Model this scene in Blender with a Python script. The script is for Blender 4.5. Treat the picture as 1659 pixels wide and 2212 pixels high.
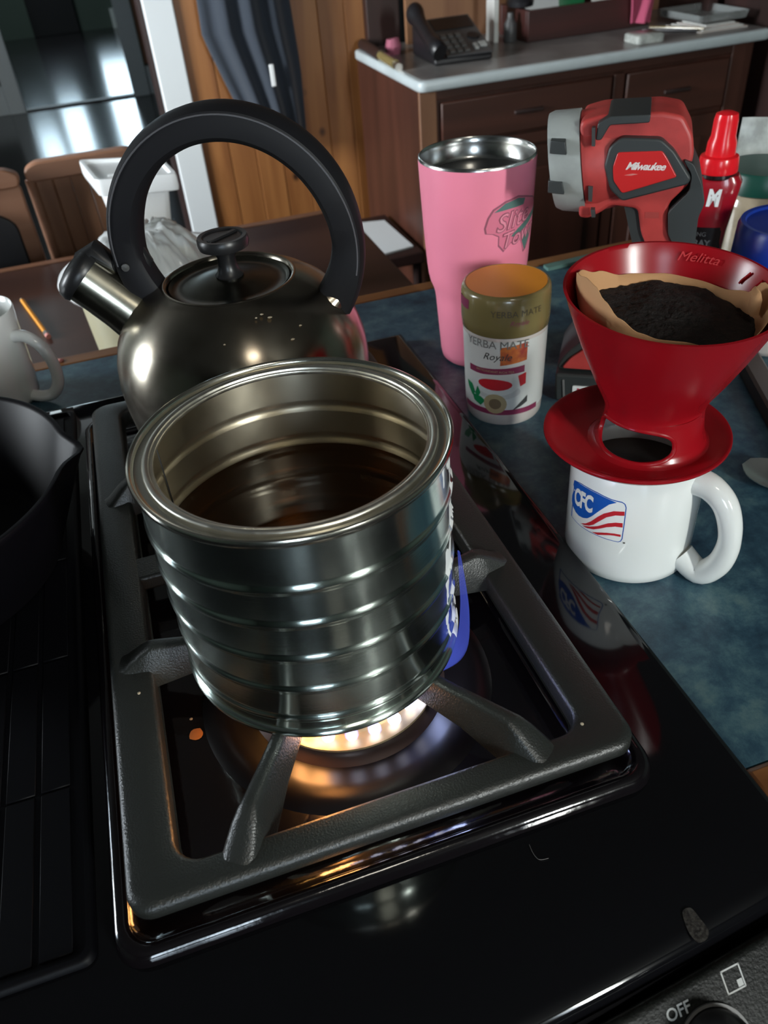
import bpy, bmesh, math, random
from mathutils import Vector, Matrix, noise
random.seed(7)
for o in list(bpy.data.objects): bpy.data.objects.remove(o)
S = bpy.context.scene
COL = S.collection
PI = math.pi
R = math.radians
sin, cos = math.sin, math.cos

# ------------------------------------------------------------ camera
cam_d = bpy.data.cameras.new('camera'); cam = bpy.data.objects.new('camera', cam_d); COL.objects.link(cam)
S.camera = cam
cx = Vector((0.94762608, -0.3107036, -0.07394654)); cd = Vector((-0.25083938, -0.58071551, -0.77449926)); cf = Vector((0.19769781, 0.7524844, -0.62823786))
cam.matrix_world = Matrix(((cx.x, -cd.x, -cf.x, 0), (cx.y, -cd.y, -cf.y, 0), (cx.z, -cd.z, -cf.z, 1.30233), (0, 0, 0, 1)))
cam_d.sensor_fit = 'VERTICAL'; cam_d.sensor_height = 24.0
cam_d.lens = 24.0 * 1720 / 2212
cam_d.clip_start = 0.02
cam_d.dof.use_dof = True; cam_d.dof.focus_distance = 0.47; cam_d.dof.aperture_fstop = 9.0

# ------------------------------------------------------------ world and daylight
W = bpy.data.worlds.new('world'); S.world = W; W.use_nodes = True
bg = W.node_tree.nodes['Background']
bg.inputs[0].default_value = (0.72, 0.86, 1.0, 1); bg.inputs[1].default_value = 9.0
def area(name, loc, target, sx, sy, power, col=(1, 1, 1)):
    l = bpy.data.lights.new(name, 'AREA'); l.shape = 'RECTANGLE'; l.size = sx; l.size_y = sy
    l.energy = power; l.color = col
    o = bpy.data.objects.new(name, l); COL.objects.link(o); o.location = loc
    o.rotation_euler = (Vector(target) - Vector(loc)).to_track_quat('-Z', 'Y').to_euler()
    return o
# daylight coming in at the windows of the room (behind the camera, on the left wall); hall and far room get added overhead fill
area('daylight_front', (0.98, -2.10, 1.78), (0.70, 0, 1.50), 0.13, 0.66, 48, (0.97, 1.0, 0.95))
area('daylight_front_left', (-0.62, -2.10, 1.50), (-0.62, 0, 1.40), 0.46, 0.86, 10, (0.72, 0.87, 1.0))
dl = area('daylight_left', (-2.70, 1.75, 1.60), (0.2, 2.55, 1.0), 0.9, 1.0, 58, (0.95, 0.99, 1.0)); dl.data.spread = R(95)
area('hall_fill', (-1.0, 5.2, 2.35), (-1.0, 5.2, 0), 0.8, 0.8, 9, (0.8, 0.95, 1.0))
area('far_room_fill', (-0.9, 10.0, 2.35), (-0.9, 10.0, 0), 1.0, 1.0, 24, (0.8, 0.95, 0.95))
V = S.view_settings
V.view_transform = 'Standard'; V.look = 'None'; V.gamma = 1.0; V.use_curve_mapping = False
V.exposure = 0.0

# ------------------------------------------------------------ materials
def node_mat(name):
    m = bpy.data.materials.new(name); m.use_nodes = True
    nt = m.node_tree; b = nt.nodes['Principled BSDF']
    return m, nt, b
def mat(name, col, rough=0.5, metal=0.0, spec=0.5, coat=0.0, var=0.0, vscale=30, bump=0.0, bscale=80, emit=None, estr=0, sheen=0, alpha=1, trans=0, sss=0, coord='Object', stretch=(1, 1, 1), col2=None, rvar=0.0):
    m, nt, b = node_mat(name)
    b.inputs['Base Color'].default_value = (*col, 1); b.inputs['Roughness'].default_value = rough
    b.inputs['Metallic'].default_value = metal; b.inputs['Specular IOR Level'].default_value = spec
    b.inputs['Coat Weight'].default_value = coat; b.inputs['Coat Roughness'].default_value = 0.05
    b.inputs['Alpha'].default_value = alpha; b.inputs['Transmission Weight'].default_value = trans
    b.inputs['Sheen Weight'].default_value = sheen
    if sss: b.inputs['Subsurface Weight'].default_value = sss; b.inputs['Subsurface Radius'].default_value = (0.01, 0.006, 0.004)
    if emit: b.inputs['Emission Color'].default_value = (*emit, 1); b.inputs['Emission Strength'].default_value = estr
    L = nt.links.new
    if var or bump or rvar:
        tc = nt.nodes.new('ShaderNodeTexCoord'); mp = nt.nodes.new('ShaderNodeMapping'); mp.inputs['Scale'].default_value = stretch
        L(tc.outputs[coord], mp.inputs[0])
    if var or rvar:
        n = nt.nodes.new('ShaderNodeTexNoise'); n.inputs['Scale'].default_value = vscale; n.inputs['Detail'].default_value = 6
        L(mp.outputs[0], n.inputs[0])
    if var:
        r = nt.nodes.new('ShaderNodeValToRGB'); c2 = col2 or tuple(c * (1 - var) for c in col)
        r.color_ramp.elements[0].position = 0.35; r.color_ramp.elements[1].position = 0.65
        r.color_ramp.elements[0].color = (*c2, 1); r.color_ramp.elements[1].color = (*(col if col2 else tuple(min(1, c * (1 + var * .6)) for c in col)), 1)
        L(n.outputs[0], r.inputs[0]); L(r.outputs[0], b.inputs['Base Color'])
    if rvar:
        q = nt.nodes.new('ShaderNodeMapRange'); q.inputs['To Min'].default_value = max(0, rough - rvar); q.inputs['To Max'].default_value = rough + rvar
        q.inputs['From Min'].default_value = .3; q.inputs['From Max'].default_value = .7
        L(n.outputs[0], q.inputs[0]); L(q.outputs[0], b.inputs['Roughness'])
    if bump:
        n2 = nt.nodes.new('ShaderNodeTexNoise'); n2.inputs['Scale'].default_value = bscale; n2.inputs['Detail'].default_value = 4
        L(mp.outputs[0], n2.inputs[0]); bp = nt.nodes.new('ShaderNodeBump'); bp.inputs['Strength'].default_value = bump; bp.inputs['Distance'].default_value = 0.001
        L(n2.outputs[0], bp.inputs['Height']); L(bp.outputs[0], b.inputs['Normal'])
    return m
def wood(name, c1, c2, scale=1.0, axis='z', rough=0.45, knots=False, spec=.5):
    """grain running along one axis"""
    m, nt, b = node_mat(name); L = nt.links.new
    tc = nt.nodes.new('ShaderNodeTexCoord'); mp = nt.nodes.new('ShaderNodeMapping')
    s = {'z': (14, 14, 1.2), 'x': (1.2, 14, 14), 'y': (14, 1.2, 14)}[axis]
    mp.inputs['Scale'].default_value = tuple(v * scale for v in s); L(tc.outputs['Object'], mp.inputs[0])
    oi = nt.nodes.new('ShaderNodeObjectInfo'); ad = nt.nodes.new('ShaderNodeVectorMath'); ad.operation = 'ADD'
    L(mp.outputs[0], ad.inputs[0]); 
    mu = nt.nodes.new('ShaderNodeMath'); mu.operation = 'MULTIPLY'; mu.inputs[1].default_value = 37.0
    L(oi.outputs['Random'], mu.inputs[0]); L(mu.outputs[0], ad.inputs[1])
    n = nt.nodes.new('ShaderNodeTexNoise'); n.inputs['Scale'].default_value = 1.6; n.inputs['Detail'].default_value = 8; n.inputs['Distortion'].default_value = .6
    L(ad.outputs[0], n.inputs[0])
    r = nt.nodes.new('ShaderNodeValToRGB'); r.color_ramp.elements[0].position = .35; r.color_ramp.elements[1].position = .68
    r.color_ramp.elements[0].color = (*c2, 1); r.color_ramp.elements[1].color = (*c1, 1)
    L(n.outputs[0], r.inputs[0]); out = r.outputs[0]
    if knots:
        v = nt.nodes.new('ShaderNodeTexVoronoi'); v.inputs['Scale'].default_value = 7
        m2 = nt.nodes.new('ShaderNodeMapping'); m2.inputs['Scale'].default_value = (1, 1, .8); L(tc.outputs['Object'], m2.inputs[0]); L(m2.outputs[0], v.inputs[0])
        rr = nt.nodes.new('ShaderNodeValToRGB'); rr.color_ramp.elements[0].position = .04; rr.color_ramp.elements[1].position = .12
        rr.color_ramp.elements[0].color = (*(c * .25 for c in c2), 1); rr.color_ramp.elements[1].color = (1, 1, 1, 1)
        L(v.outputs['Distance'], rr.inputs[0]); mx = nt.nodes.new('ShaderNodeMix'); mx.data_type = 'RGBA'; mx.blend_type = 'MULTIPLY'; mx.inputs[0].default_value = 1
        L(out, mx.inputs[6]); L(rr.outputs[0], mx.inputs[7]); out = mx.outputs[2]
    L(out, b.inputs['Base Color']); b.inputs['Roughness'].default_value = rough; b.inputs['Specular IOR Level'].default_value = spec
    bp = nt.nodes.new('ShaderNodeBump'); bp.inputs['Strength'].default_value = .15; bp.inputs['Distance'].default_value = .002
    L(n.outputs[0], bp.inputs['Height']); L(bp.outputs[0], b.inputs['Normal'])
    return m
M = {}
M['cast'] = mat('cast_iron', (.020, .022, .020), .33, spec=.7, bump=.35, bscale=900)
M['deck'] = mat('black_glass_enamel', (.004, .004, .005), .07, spec=.55, coat=0)
M['basin'] = mat('black_basin_enamel', (.005, .004, .005), .10, spec=.7, bump=.25, bscale=60)
M['panel'] = mat('speckled_black_panel', (.008, .009, .008), .40, spec=.14, var=.5, vscale=900, bump=.3, bscale=700)
M['black'] = mat('black_plastic', (.012, .012, .013), .35)
M['blackmat'] = mat('soft_black', (.009, .009, .011), .5)
M['print'] = mat('grey_print', (.42, .43, .42), .5)
M['burner'] = mat('burner_ring', (.62, .50, .30), .4, metal=.6, var=.3, vscale=60)
M['burnerbase'] = mat('burner_base_brown', (.07, .045, .04), .35, metal=.3)
M['white'] = mat('white_ceramic', (.80, .82, .80), .12, spec=.5, coat=.3)
M['whiteplastic'] = mat('white_plastic', (.82, .84, .85), .35)
M['cream'] = mat('cream_plastic', (.45, .42, .28), .4, sss=.2)
M['trimwhite'] = mat('white_paint', (.70, .74, .76), .5, bump=.1, bscale=20)
M['red'] = mat('red_plastic', (.30, .005, .010), .25, spec=.5)
M['paper'] = mat('brown_filter_paper', (.52, .28, .13), .85, sss=.0, bump=.2, bscale=400)
M['coffee'] = mat('coffee_grounds', (.010, .006, .005), .8, var=.6, vscale=300, bump=1, bscale=700)
M['pink'] = mat('pink_powder_coat', (.93, .27, .39), .33, spec=.4, bump=.06, bscale=1500)
M['steel'] = mat('bare_steel', (.62, .62, .60), .22, metal=1)
M['steeldark'] = mat('steel_inside', (.30, .30, .30), .3, metal=1)
M['kettle'] = None
M['jarlid'] = mat('olive_gold_lid', (.20, .155, .06), .25, coat=.4)
M['orange'] = mat('orange_lid_top', (.72, .27, .02), .4)
M['label'] = mat('white_label', (.60, .61, .59), .3, coat=.3)
M['ink'] = mat('dark_ink', (.05, .05, .05), .4)
M['inkgrey'] = mat('grey_ink', (.16, .16, .15), .4)
M['inkred'] = mat('red_ink', (.50, .02, .03), .35)
M['inkplum'] = mat('plum_ink', (.22, .03, .08), .35)
M['inkorange'] = mat('orange_ink', (.55, .16, .04), .35, var=.5, vscale=150, col2=(.30, .04, .03))
M['inkgreen'] = mat('green_ink', (.01, .20, .07), .4)
M['inkblue'] = mat('blue_ink', (.01, .09, .42), .3)
M['inkgold'] = mat('tan_ink', (.38, .30, .17), .4)
M['teal'] = mat('teal_ink', (.10, .20, .18), .4)
M['mauve'] = mat('mauve_ink', (.33, .10, .15), .4)
M['toolred'] = mat('tool_red', (.47, .050, .046), .45, var=.15, vscale=60)
M['toolgrey'] = mat('tool_grey', (.30, .32, .31), .5, var=.15, vscale=50)
M['toolblack'] = mat('tool_rubber', (.03, .035, .036), .5)
M['bottlered'] = mat('bottle_red', (.33, .006, .015), .22, coat=.5)
M['capred'] = mat('cap_red', (.78, .012, .02), .22)
M['bottleblack'] = mat('bottle_black', (.012, .008, .008), .25)
M['bluelid'] = mat('blue_lid', (.008, .035, .30), .3)
M['greenlid'] = mat('green_lid', (.004, .05, .035), .35)
M['milky'] = mat('milky_plastic', (.55, .50, .47), .25, sss=.3, coat=.3)
M['clearjar'] = mat('cloudy_jar', (.30, .25, .18), .15, var=.4, vscale=40, coat=.5)
M['packet'] = mat('grey_plastic_packet', (.38, .40, .38), .3, var=.3, vscale=60, bump=.5, bscale=40)
M['pine'] = wood('pine_board', (.36, .15, .045), (.21, .075, .02), .8, 'z', .45, knots=True)
M['cabinet'] = wood('dark_red_cabinet', (.062, .019, .011), (.036, .011, .006), .6, 'x', .45)
M['cabinetv'] = wood('dark_red_cabinet_upright', (.062, .019, .011), (.036, .011, .006), .6, 'z', .45)
M['hutch'] = wood('hutch_back', (.24, .12, .06), (.16, .07, .035), .6, 'z', .5)
M['dark'] = wood('very_dark_wood', (.030, .011, .009), (.016, .006, .005), .6, 'z', .5)
M['crate'] = wood('dark_crate', (.050, .012, .010), (.03, .008, .007), .8, 'x', .5)
M['table'] = wood('dark_table', (.050, .020, .013), (.028, .010, .007), .5, 'x', .4)
M['chairwood'] = wood('tan_chair', (.33, .16, .085), (.22, .10, .05), .8, 'z', .5)
M['chairrail'] = wood('tan_chair_rail', (.33, .165, .10), (.24, .11, .06), .8, 'x', .5)
M['edgewood'] = wood('counter_edge', (.30, .13, .045), (.16, .06, .02), 1.6, 'x', .4)
M['enamel'] = mat('white_enamel_top', (.46, .52, .54), .35, var=.12, vscale=6)
M['coat'] = mat('navy_cloth', (.018, .026, .040), .9, sheen=.3, bump=.3, bscale=300)
M['coatlining'] = mat('grey_green_cloth', (.035, .042, .038), .9)
M['wallgrey'] = mat('grey_wall', (.12, .13, .12), .8)
M['roomwall'] = mat('kitchen_wall', (.075, .105, .09), .8)
M['ceil'] = mat('ceiling_paint', (.07, .07, .065), .9)
M['handsetm'] = mat('phone_black', (.008, .008, .010), .4)
M['phonegrey'] = mat('phone_grey', (.065, .065, .068), .45)
M['phonekey'] = mat('phone_key', (.14, .14, .14), .5)
M['pinkcloth'] = mat('pink_cloth', (.36, .06, .12), .9)
M['yellow'] = mat('pencil_yellow', (.75, .30, .03), .45)
M['pinkeraser'] = mat('eraser_pink', (.70, .28, .25), .7)
M['silver'] = mat('silver_metal', (.55, .53, .5), .3, metal=1)
M['bar'] = mat('brown_bar', (.055, .038, .034), .35)
M['spoon'] = mat('spoon_steel', (.62, .64, .62), .28, metal=.9)
M['crumb'] = mat('crumb', (.50, .42, .30), .8)
M['rust'] = mat('orange_food_spot', (.55, .20, .05), .7)
M['glaze'] = mat('dried_spot', (.05, .046, .040), .5, var=.9, vscale=700, col2=(.006, .005, .005), bump=.5, bscale=600)
M['glazehair'] = mat('pale_hair', (.16, .15, .15), .4)
M['hedge'] = mat('hedge', (.03, .09, .03), .9, var=.5, vscale=8)
M['liquid'] = None
M['bag'] = mat('crinkled_bag', (.80, .84, .85), .18, coat=.8)
M['canring'] = mat('bright_brushed_ring', (.93, .90, .80), .34, metal=1, rvar=.06, vscale=200)
M['handlem'] = mat('handle_black', (.010, .010, .012), .55, spec=.22)
M['seam'] = mat('grey_glint', (.10, .10, .11), .3, spec=.8)  # lighter grey standing in for the highlight on the handle edge
M['ventm'] = mat('vent_black', (.002, .002, .003), .5, spec=.13)
M['bowlm'] = mat('burner_bowl_enamel', (.005, .004, .005), .30, spec=.5)

def kettle_mat():
    m, nt, b = node_mat('tarnished_steel'); L = nt.links.new
    b.inputs['Metallic'].default_value = 1
    tc = nt.nodes.new('ShaderNodeTexCoord'); n = nt.nodes.new('ShaderNodeTexNoise'); n.inputs['Scale'].default_value = 22; n.inputs['Detail'].default_value = 7
    L(tc.outputs['Object'], n.inputs[0]); r = nt.nodes.new('ShaderNodeValToRGB')
    r.color_ramp.elements[0].position = .3; r.color_ramp.elements[1].position = .7
    r.color_ramp.elements[0].color = (.26, .215, .165, 1); r.color_ramp.elements[1].color = (.50, .46, .38, 1)
    b.inputs['Anisotropic'].default_value = .6; b.inputs['Anisotropic Rotation'].default_value = .25
    tg = nt.nodes.new('ShaderNodeTangent'); tg.direction_type = 'RADIAL'; tg.axis = 'Z'; L(tg.outputs[0], b.inputs['Tangent'])
    L(n.outputs[0], r.inputs[0]); L(r.outputs[0], b.inputs['Base Color'])
    q = nt.nodes.new('ShaderNodeMapRange'); q.inputs['To Min'].default_value = .14; q.inputs['To Max'].default_value = .32; L(n.outputs[0], q.inputs[0]); L(q.outputs[0], b.inputs['Roughness'])
    return m
M['kettle'] = kettle_mat()
M['kettlelid'] = mat('dull_dark_steel', (.10, .095, .075), .30, metal=1, var=.3, vscale=40)
M['spout'] = mat('bright_spout_steel', (.55, .52, .42), .22, metal=1, var=.2, vscale=50)

def brushed(name, c, rough, label_scar=False, scale=(3, 3, 900), aniso=0.0):
    """steel sheet with fine rings of scratches; optional leftovers of a white label on one side"""
    m, nt, b = node_mat(name); L = nt.links.new
    b.inputs['Metallic'].default_value = 1; b.inputs['Base Color'].default_value = (*c, 1); b.inputs['Roughness'].default_value = rough
    tc = nt.nodes.new('ShaderNodeTexCoord'); mp = nt.nodes.new('ShaderNodeMapping'); mp.inputs['Scale'].default_value = scale
    L(tc.outputs['Object'], mp.inputs[0]); n = nt.nodes.new('ShaderNodeTexNoise'); n.inputs['Scale'].default_value = 2; n.inputs['Detail'].default_value = 5
    L(mp.outputs[0], n.inputs[0])
    bp = nt.nodes.new('ShaderNodeBump'); bp.inputs['Strength'].default_value = .12; bp.inputs['Distance'].default_value = .0003
    L(n.outputs[0], bp.inputs['Height']); L(bp.outputs[0], b.inputs['Normal'])
    b.inputs['Anisotropic'].default_value = aniso; b.inputs['Anisotropic Rotation'].default_value = .25
    tg = nt.nodes.new('ShaderNodeTangent'); tg.direction_type = 'RADIAL'; tg.axis = 'Z'; L(tg.outputs[0], b.inputs['Tangent'])
    n3 = nt.nodes.new('ShaderNodeTexNoise'); n3.inputs['Scale'].default_value = 30; n3.inputs['Detail'].default_value = 6
    L(tc.outputs['Object'], n3.inputs[0])
    q = nt.nodes.new('ShaderNodeMapRange'); q.inputs['To Min'].default_value = rough * .7; q.inputs['To Max'].default_value = rough * 1.5; L(n3.outputs[0], q.inputs[0]); L(q.outputs[0], b.inputs['Roughness'])
    if label_scar:
        sx = nt.nodes.new('ShaderNodeSeparateXYZ'); L(tc.outputs['Object'], sx.inputs[0])
        at = nt.nodes.new('ShaderNodeMath'); at.operation = 'ARCTAN2'; L(sx.outputs[1], at.inputs[0]); L(sx.outputs[0], at.inputs[1])
        # band of leftovers around angle -0.70 .. -0.1 rad
        d = nt.nodes.new('ShaderNodeMath'); d.operation = 'ADD'; d.inputs[1].default_value = .46; L(at.outputs[0], d.inputs[0])
        ab = nt.nodes.new('ShaderNodeMath'); ab.operation = 'ABSOLUTE'; L(d.outputs[0], ab.inputs[0])
        mr = nt.nodes.new('ShaderNodeMapRange'); mr.inputs['From Min'].default_value = .20; mr.inputs['From Max'].default_value = .34; mr.inputs['To Min'].default_value = 0.0; mr.inputs['To Max'].default_value = .5
        L(ab.outputs[0], mr.inputs[0])
        m2 = nt.nodes.new('ShaderNodeMapping'); m2.inputs['Scale'].default_value = (75, 75, 34); L(tc.outputs['Object'], m2.inputs[0])
        n2 = nt.nodes.new('ShaderNodeTexNoise'); n2.inputs['Scale'].default_value = 1; n2.inputs['Detail'].default_value = 3; L(m2.outputs[0], n2.inputs[0])
        su = nt.nodes.new('ShaderNodeMath'); su.operation = 'SUBTRACT'; L(n2.outputs[0], su.inputs[0]); L(mr.outputs[0], su.inputs[1])
        gt = nt.nodes.new('ShaderNodeMath'); gt.operation = 'GREATER_THAN'; gt.inputs[1].default_value = .52; L(su.outputs[0], gt.inputs[0])
        pb = nt.nodes.new('ShaderNodeBsdfPrincipled'); pb.inputs['Base Color'].default_value = (.85, .88, .88, 1); pb.inputs['Roughness'].default_value = .5
        ms = nt.nodes.new('ShaderNodeMixShader'); L(gt.outputs[0], ms.inputs[0]); L(b.outputs[0], ms.inputs[1]); L(pb.outputs[0], ms.inputs[2])
        L(ms.outputs[0], nt.nodes['Material Output'].inputs[0])
    return m
M['can'] = brushed('brushed_tin', (.76, .85, .78), .17, True, aniso=.85)
M['canin'] = brushed('tin_inside', (.82, .74, .58), .30, False, (40, 40, 40), aniso=.7)
M['canrim'] = brushed('tin_rim', (.90, .87, .76), .16, False, (60, 60, 60))

def counter_mat():
    m, nt, b = node_mat('blue_slate_laminate'); L = nt.links.new
    tc = nt.nodes.new('ShaderNodeTexCoord')
    n = nt.nodes.new('ShaderNodeTexNoise'); n.inputs['Scale'].default_value = 26; n.inputs['Detail'].default_value = 10; n.inputs['Roughness'].default_value = .75; n.inputs['Distortion'].default_value = .15
    L(tc.outputs['Object'], n.inputs[0]); r = nt.nodes.new('ShaderNodeValToRGB'); e = r.color_ramp.elements
    e[0].position = .30; e[0].color = (.008, .024, .045, 1); e[1].position = .70; e[1].color = (.12, .20, .20, 1)
    k = e.new(.47); k.color = (.030, .075, .11, 1); k = e.new(.56); k.color = (.055, .12, .15, 1)
    L(n.outputs[0], r.inputs[0]); L(r.outputs[0], b.inputs['Base Color'])
    b.inputs['Roughness'].default_value = .38
    bp = nt.nodes.new('ShaderNodeBump'); bp.inputs['Strength'].default_value = .1; bp.inputs['Distance'].default_value = .001
    L(n.outputs[0], bp.inputs['Height']); L(bp.outputs[0], b.inputs['Normal'])
    return m
M['counter'] = counter_mat()
def floor_mat(name, c1, c2, rough):
    m, nt, b = node_mat(name); L = nt.links.new
    tc = nt.nodes.new('ShaderNodeTexCoord'); n = nt.nodes.new('ShaderNodeTexNoise'); n.inputs['Scale'].default_value = 3; n.inputs['Detail'].default_value = 8
    L(tc.outputs['Object'], n.inputs[0]); r = nt.nodes.new('ShaderNodeValToRGB'); r.color_ramp.elements[0].color = (*c1, 1); r.color_ramp.elements[1].color = (*c2, 1)
    L(n.outputs[0], r.inputs[0]); L(r.outputs[0], b.inputs['Base Color']); b.inputs['Roughness'].default_value = rough
    return m
M['floor'] = floor_mat('dark_floor', (.012, .011, .014), (.025, .022, .026), .16)
def clear_mix(name, tcol, rough, fac_min=.06, ior=1.33, diff=None, dfac=0):
    m = bpy.data.materials.new(name); m.use_nodes = True; nt = m.node_tree; nt.nodes.clear(); L = nt.links.new
    out = nt.nodes.new('ShaderNodeOutputMaterial'); t = nt.nodes.new('ShaderNodeBsdfTransparent'); t.inputs[0].default_value = (*tcol, 1)
    g = nt.nodes.new('ShaderNodeBsdfGlossy'); g.inputs['Roughness'].default_value = rough; g.inputs[0].default_value = (1, 1, 1, 1)
    f = nt.nodes.new('ShaderNodeFresnel'); f.inputs[0].default_value = ior
    mx = nt.nodes.new('ShaderNodeMixShader'); L(f.outputs[0], mx.inputs[0]); L(t.outputs[0], mx.inputs[1]); L(g.outputs[0], mx.inputs[2]); last = mx
    if diff:
        d = nt.nodes.new('ShaderNodeBsdfDiffuse'); d.inputs[0].default_value = (*diff, 1); m2 = nt.nodes.new('ShaderNodeMixShader'); m2.inputs[0].default_value = dfac
        L(mx.outputs[0], m2.inputs[1]); L(d.outputs[0], m2.inputs[2]); last = m2
    L(last.outputs[0], out.inputs[0]); return m
M['liquid'] = clear_mix('brown_water', (.34, .20, .10), .03, diff=(.045, .024, .012), dfac=.25)
M['traym'] = clear_mix('clear_tray', (.75, .78, .78), .12, ior=1.5, diff=(.5, .52, .52), dfac=.18)
M['glass'] = clear_mix('window_glass', (.9, .95, .95), .02, ior=1.5)
M['film'] = clear_mix('clear_film', (.75, .78, .78), .12, ior=1.5, diff=(.85, .88, .88), dfac=.5)
def flame_mat(name, c_low, c_hi, s, dens=.5):
    m = bpy.data.materials.new(name); m.use_nodes = True; nt = m.node_tree; nt.nodes.clear(); L = nt.links.new
    out = nt.nodes.new('ShaderNodeOutputMaterial'); t = nt.nodes.new('ShaderNodeBsdfTransparent')
    e = nt.nodes.new('ShaderNodeEmission'); e.inputs[1].default_value = s
    lw = nt.nodes.new('ShaderNodeLayerWeight'); lw.inputs[0].default_value = .35
    r = nt.nodes.new('ShaderNodeValToRGB'); r.color_ramp.elements[0].color = (*c_hi, 1); r.color_ramp.elements[1].color = (*c_low, 1); r.color_ramp.elements[0].position = .1; r.color_ramp.elements[1].position = .75
    L(lw.outputs['Facing'], r.inputs[0]); L(r.outputs[0], e.inputs[0])
    mx = nt.nodes.new('ShaderNodeMixShader'); L(t.outputs[0], mx.inputs[1]); L(e.outputs[0], mx.inputs[2]); L(mx.outputs[0], out.inputs[0])
    l2 = nt.nodes.new('ShaderNodeLayerWeight'); l2.inputs[0].default_value = .5
    mr = nt.nodes.new('ShaderNodeMapRange'); mr.inputs['From Min'].default_value = 0.15; mr.inputs['From Max'].default_value = .85; mr.inputs['To Min'].default_value = dens; mr.inputs['To Max'].default_value = 0.0
    L(l2.outputs['Facing'], mr.inputs[0]); L(mr.outputs[0], mx.inputs[0]); return m
M['flame'] = flame_mat('blue_white_flame', (.10, .14, .9), (.85, .85, 1), 4.5, .8)
M['tongue'] = flame_mat('blue_flame_tongue', (.10, .13, .85), (.10, .15, .80), .62, .6)
M['orangeflame'] = flame_mat('orange_flame', (1, .25, .03), (1, .5, .12), 7.0, .6)

# ------------------------------------------------------------ mesh helpers
class G:
    """a bag of vertices and faces in world coordinates"""
    def __init__(s): s.v = []; s.f = []
    def add(s, vs, fs):
        n = len(s.v); s.v += [Vector(p) for p in vs]; s.f += [tuple(i + n for i in f) for f in fs]; return s
    def xf(s, mx):
        s.v = [mx @ p for p in s.v]; return s
    def box(s, x0, x1, y0, y1, z0, z1):
        return s.add([(x0, y0, z0), (x1, y0, z0), (x1, y1, z0), (x0, y1, z0), (x0, y0, z1), (x1, y0, z1), (x1, y1, z1), (x0, y1, z1)],
                     [(0, 3, 2, 1), (4, 5, 6, 7), (0, 1, 5, 4), (1, 2, 6, 5), (2, 3, 7, 6), (3, 0, 4, 7)])
    def lathe(s, c, prof, seg=64, sx=1, sy=1, close=False, a0=0, a1=2 * PI, fn=None):
        full = abs(a1 - a0 - 2 * PI) < 1e-6; n = seg if full else seg + 1; vs = []; fs = []
        for (r, z) in prof:
            for k in range(n):
                a = a0 + (a1 - a0) * k / seg
                p = Vector((c[0] + r * sx * cos(a), c[1] + r * sy * sin(a), z))
                if fn: p = fn(p, a, r, z)
                vs.append(p)
        m = len(prof)
        for i in range(m - 1 + (1 if close else 0)):
            j = (i + 1) % m
            for k in range(seg):
                q = (k + 1) % n
                fs.append((i * n + k, i * n + q, j * n + q, j * n + k))
        if not close and full:
            if prof[0][0] > 1e-7: fs.append(tuple(range(n))[::-1])
            if prof[-1][0] > 1e-7: fs.append(tuple((m - 1) * n + k for k in range(n)))
        return s.add(vs, fs)
    def shell(s, c, prof, **k):          # open surface, no caps
        n0 = len(s.f); s.lathe(c, prof, **k)
        s.f = [f for f in s.f if len(f) <= 4]; return s
    def tube(s, pts, rad, seg=12, closed=False, flat=1.0, up=None):
        pts = [Vector(p) for p in pts]; n = len(pts); vs = []; fs = []
        if not hasattr(rad, '__len__'): rad = [rad] * n
        prev = None
        for i, p in enumerate(pts):
            t = (pts[(i + 1) % n] - pts[i - 1]) if (closed or 0 < i < n - 1) else (pts[1] - pts[0] if i == 0 else pts[-1] - pts[-2])
            t.normalize()
            if up is not None: u = Vector(up) - t * t.dot(Vector(up))
            elif prev is None: u = t.orthogonal()
            else: u = prev - t * t.dot(prev)
            u.normalize(); prev = u; w = t.cross(u)
            for k in range(seg):
                a = 2 * PI * k / seg; vs.append(p + u * cos(a) * rad[i] * flat + w * sin(a) * rad[i])
        for i in range(n if closed else n - 1):
            j = (i + 1) % n
            for k in range(seg):
                q = (k + 1) % seg; fs.append((i * seg + k, i * seg + q, j * seg + q, j * seg + k))
        if not closed: fs.append(tuple(range(seg))[::-1]); fs.append(tuple((n - 1) * seg + k for k in range(seg)))
        return s.add(vs, fs)
    def loft(s, rings, cap=True):
        n = len(rings[0]); vs = [p for r in rings for p in r]; fs = []
        for i in range(len(rings) - 1):
            for k in range(n):
                q = (k + 1) % n; fs.append((i * n + k, i * n + q, (i + 1) * n + q, (i + 1) * n + k))
        if cap: fs.append(tuple(range(n))[::-1]); fs.append(tuple((len(rings) - 1) * n + k for k in range(n)))
        return s.add(vs, fs)
    def prism(s, poly, z0, z1):
        n = len(poly)
        vs = [(p[0], p[1], z0) for p in poly] + [(p[0], p[1], z1) for p in poly]
        return s.add(vs, [tuple(range(n))[::-1], tuple(range(n, 2 * n))] + [(k, (k + 1) % n, n + (k + 1) % n, n + k) for k in range(n)])
    def vprism(s, poly, P0, u, w0, w1):
        """poly of (s, z) in a vertical plane through P0 with direction u, thickness from w0 to w1 along the normal (away from camera positive)"""
        nx = (-u[1], u[0]); n = len(poly); vs = []
        for w in (w0, w1):
            for (a, z) in poly: vs.append((P0[0] + u[0] * a + nx[0] * w, P0[1] + u[1] * a + nx[1] * w, z))
        return s.add(vs, [tuple(range(n)), tuple(range(n, 2 * n))[::-1]] + [(k, n + k, n + (k + 1) % n, (k + 1) % n) for k in range(n)])
def fix(me):
    bm = bmesh.new(); bm.from_mesh(me); bmesh.ops.recalc_face_normals(bm, faces=bm.faces); bm.to_mesh(me); bm.free()
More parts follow.
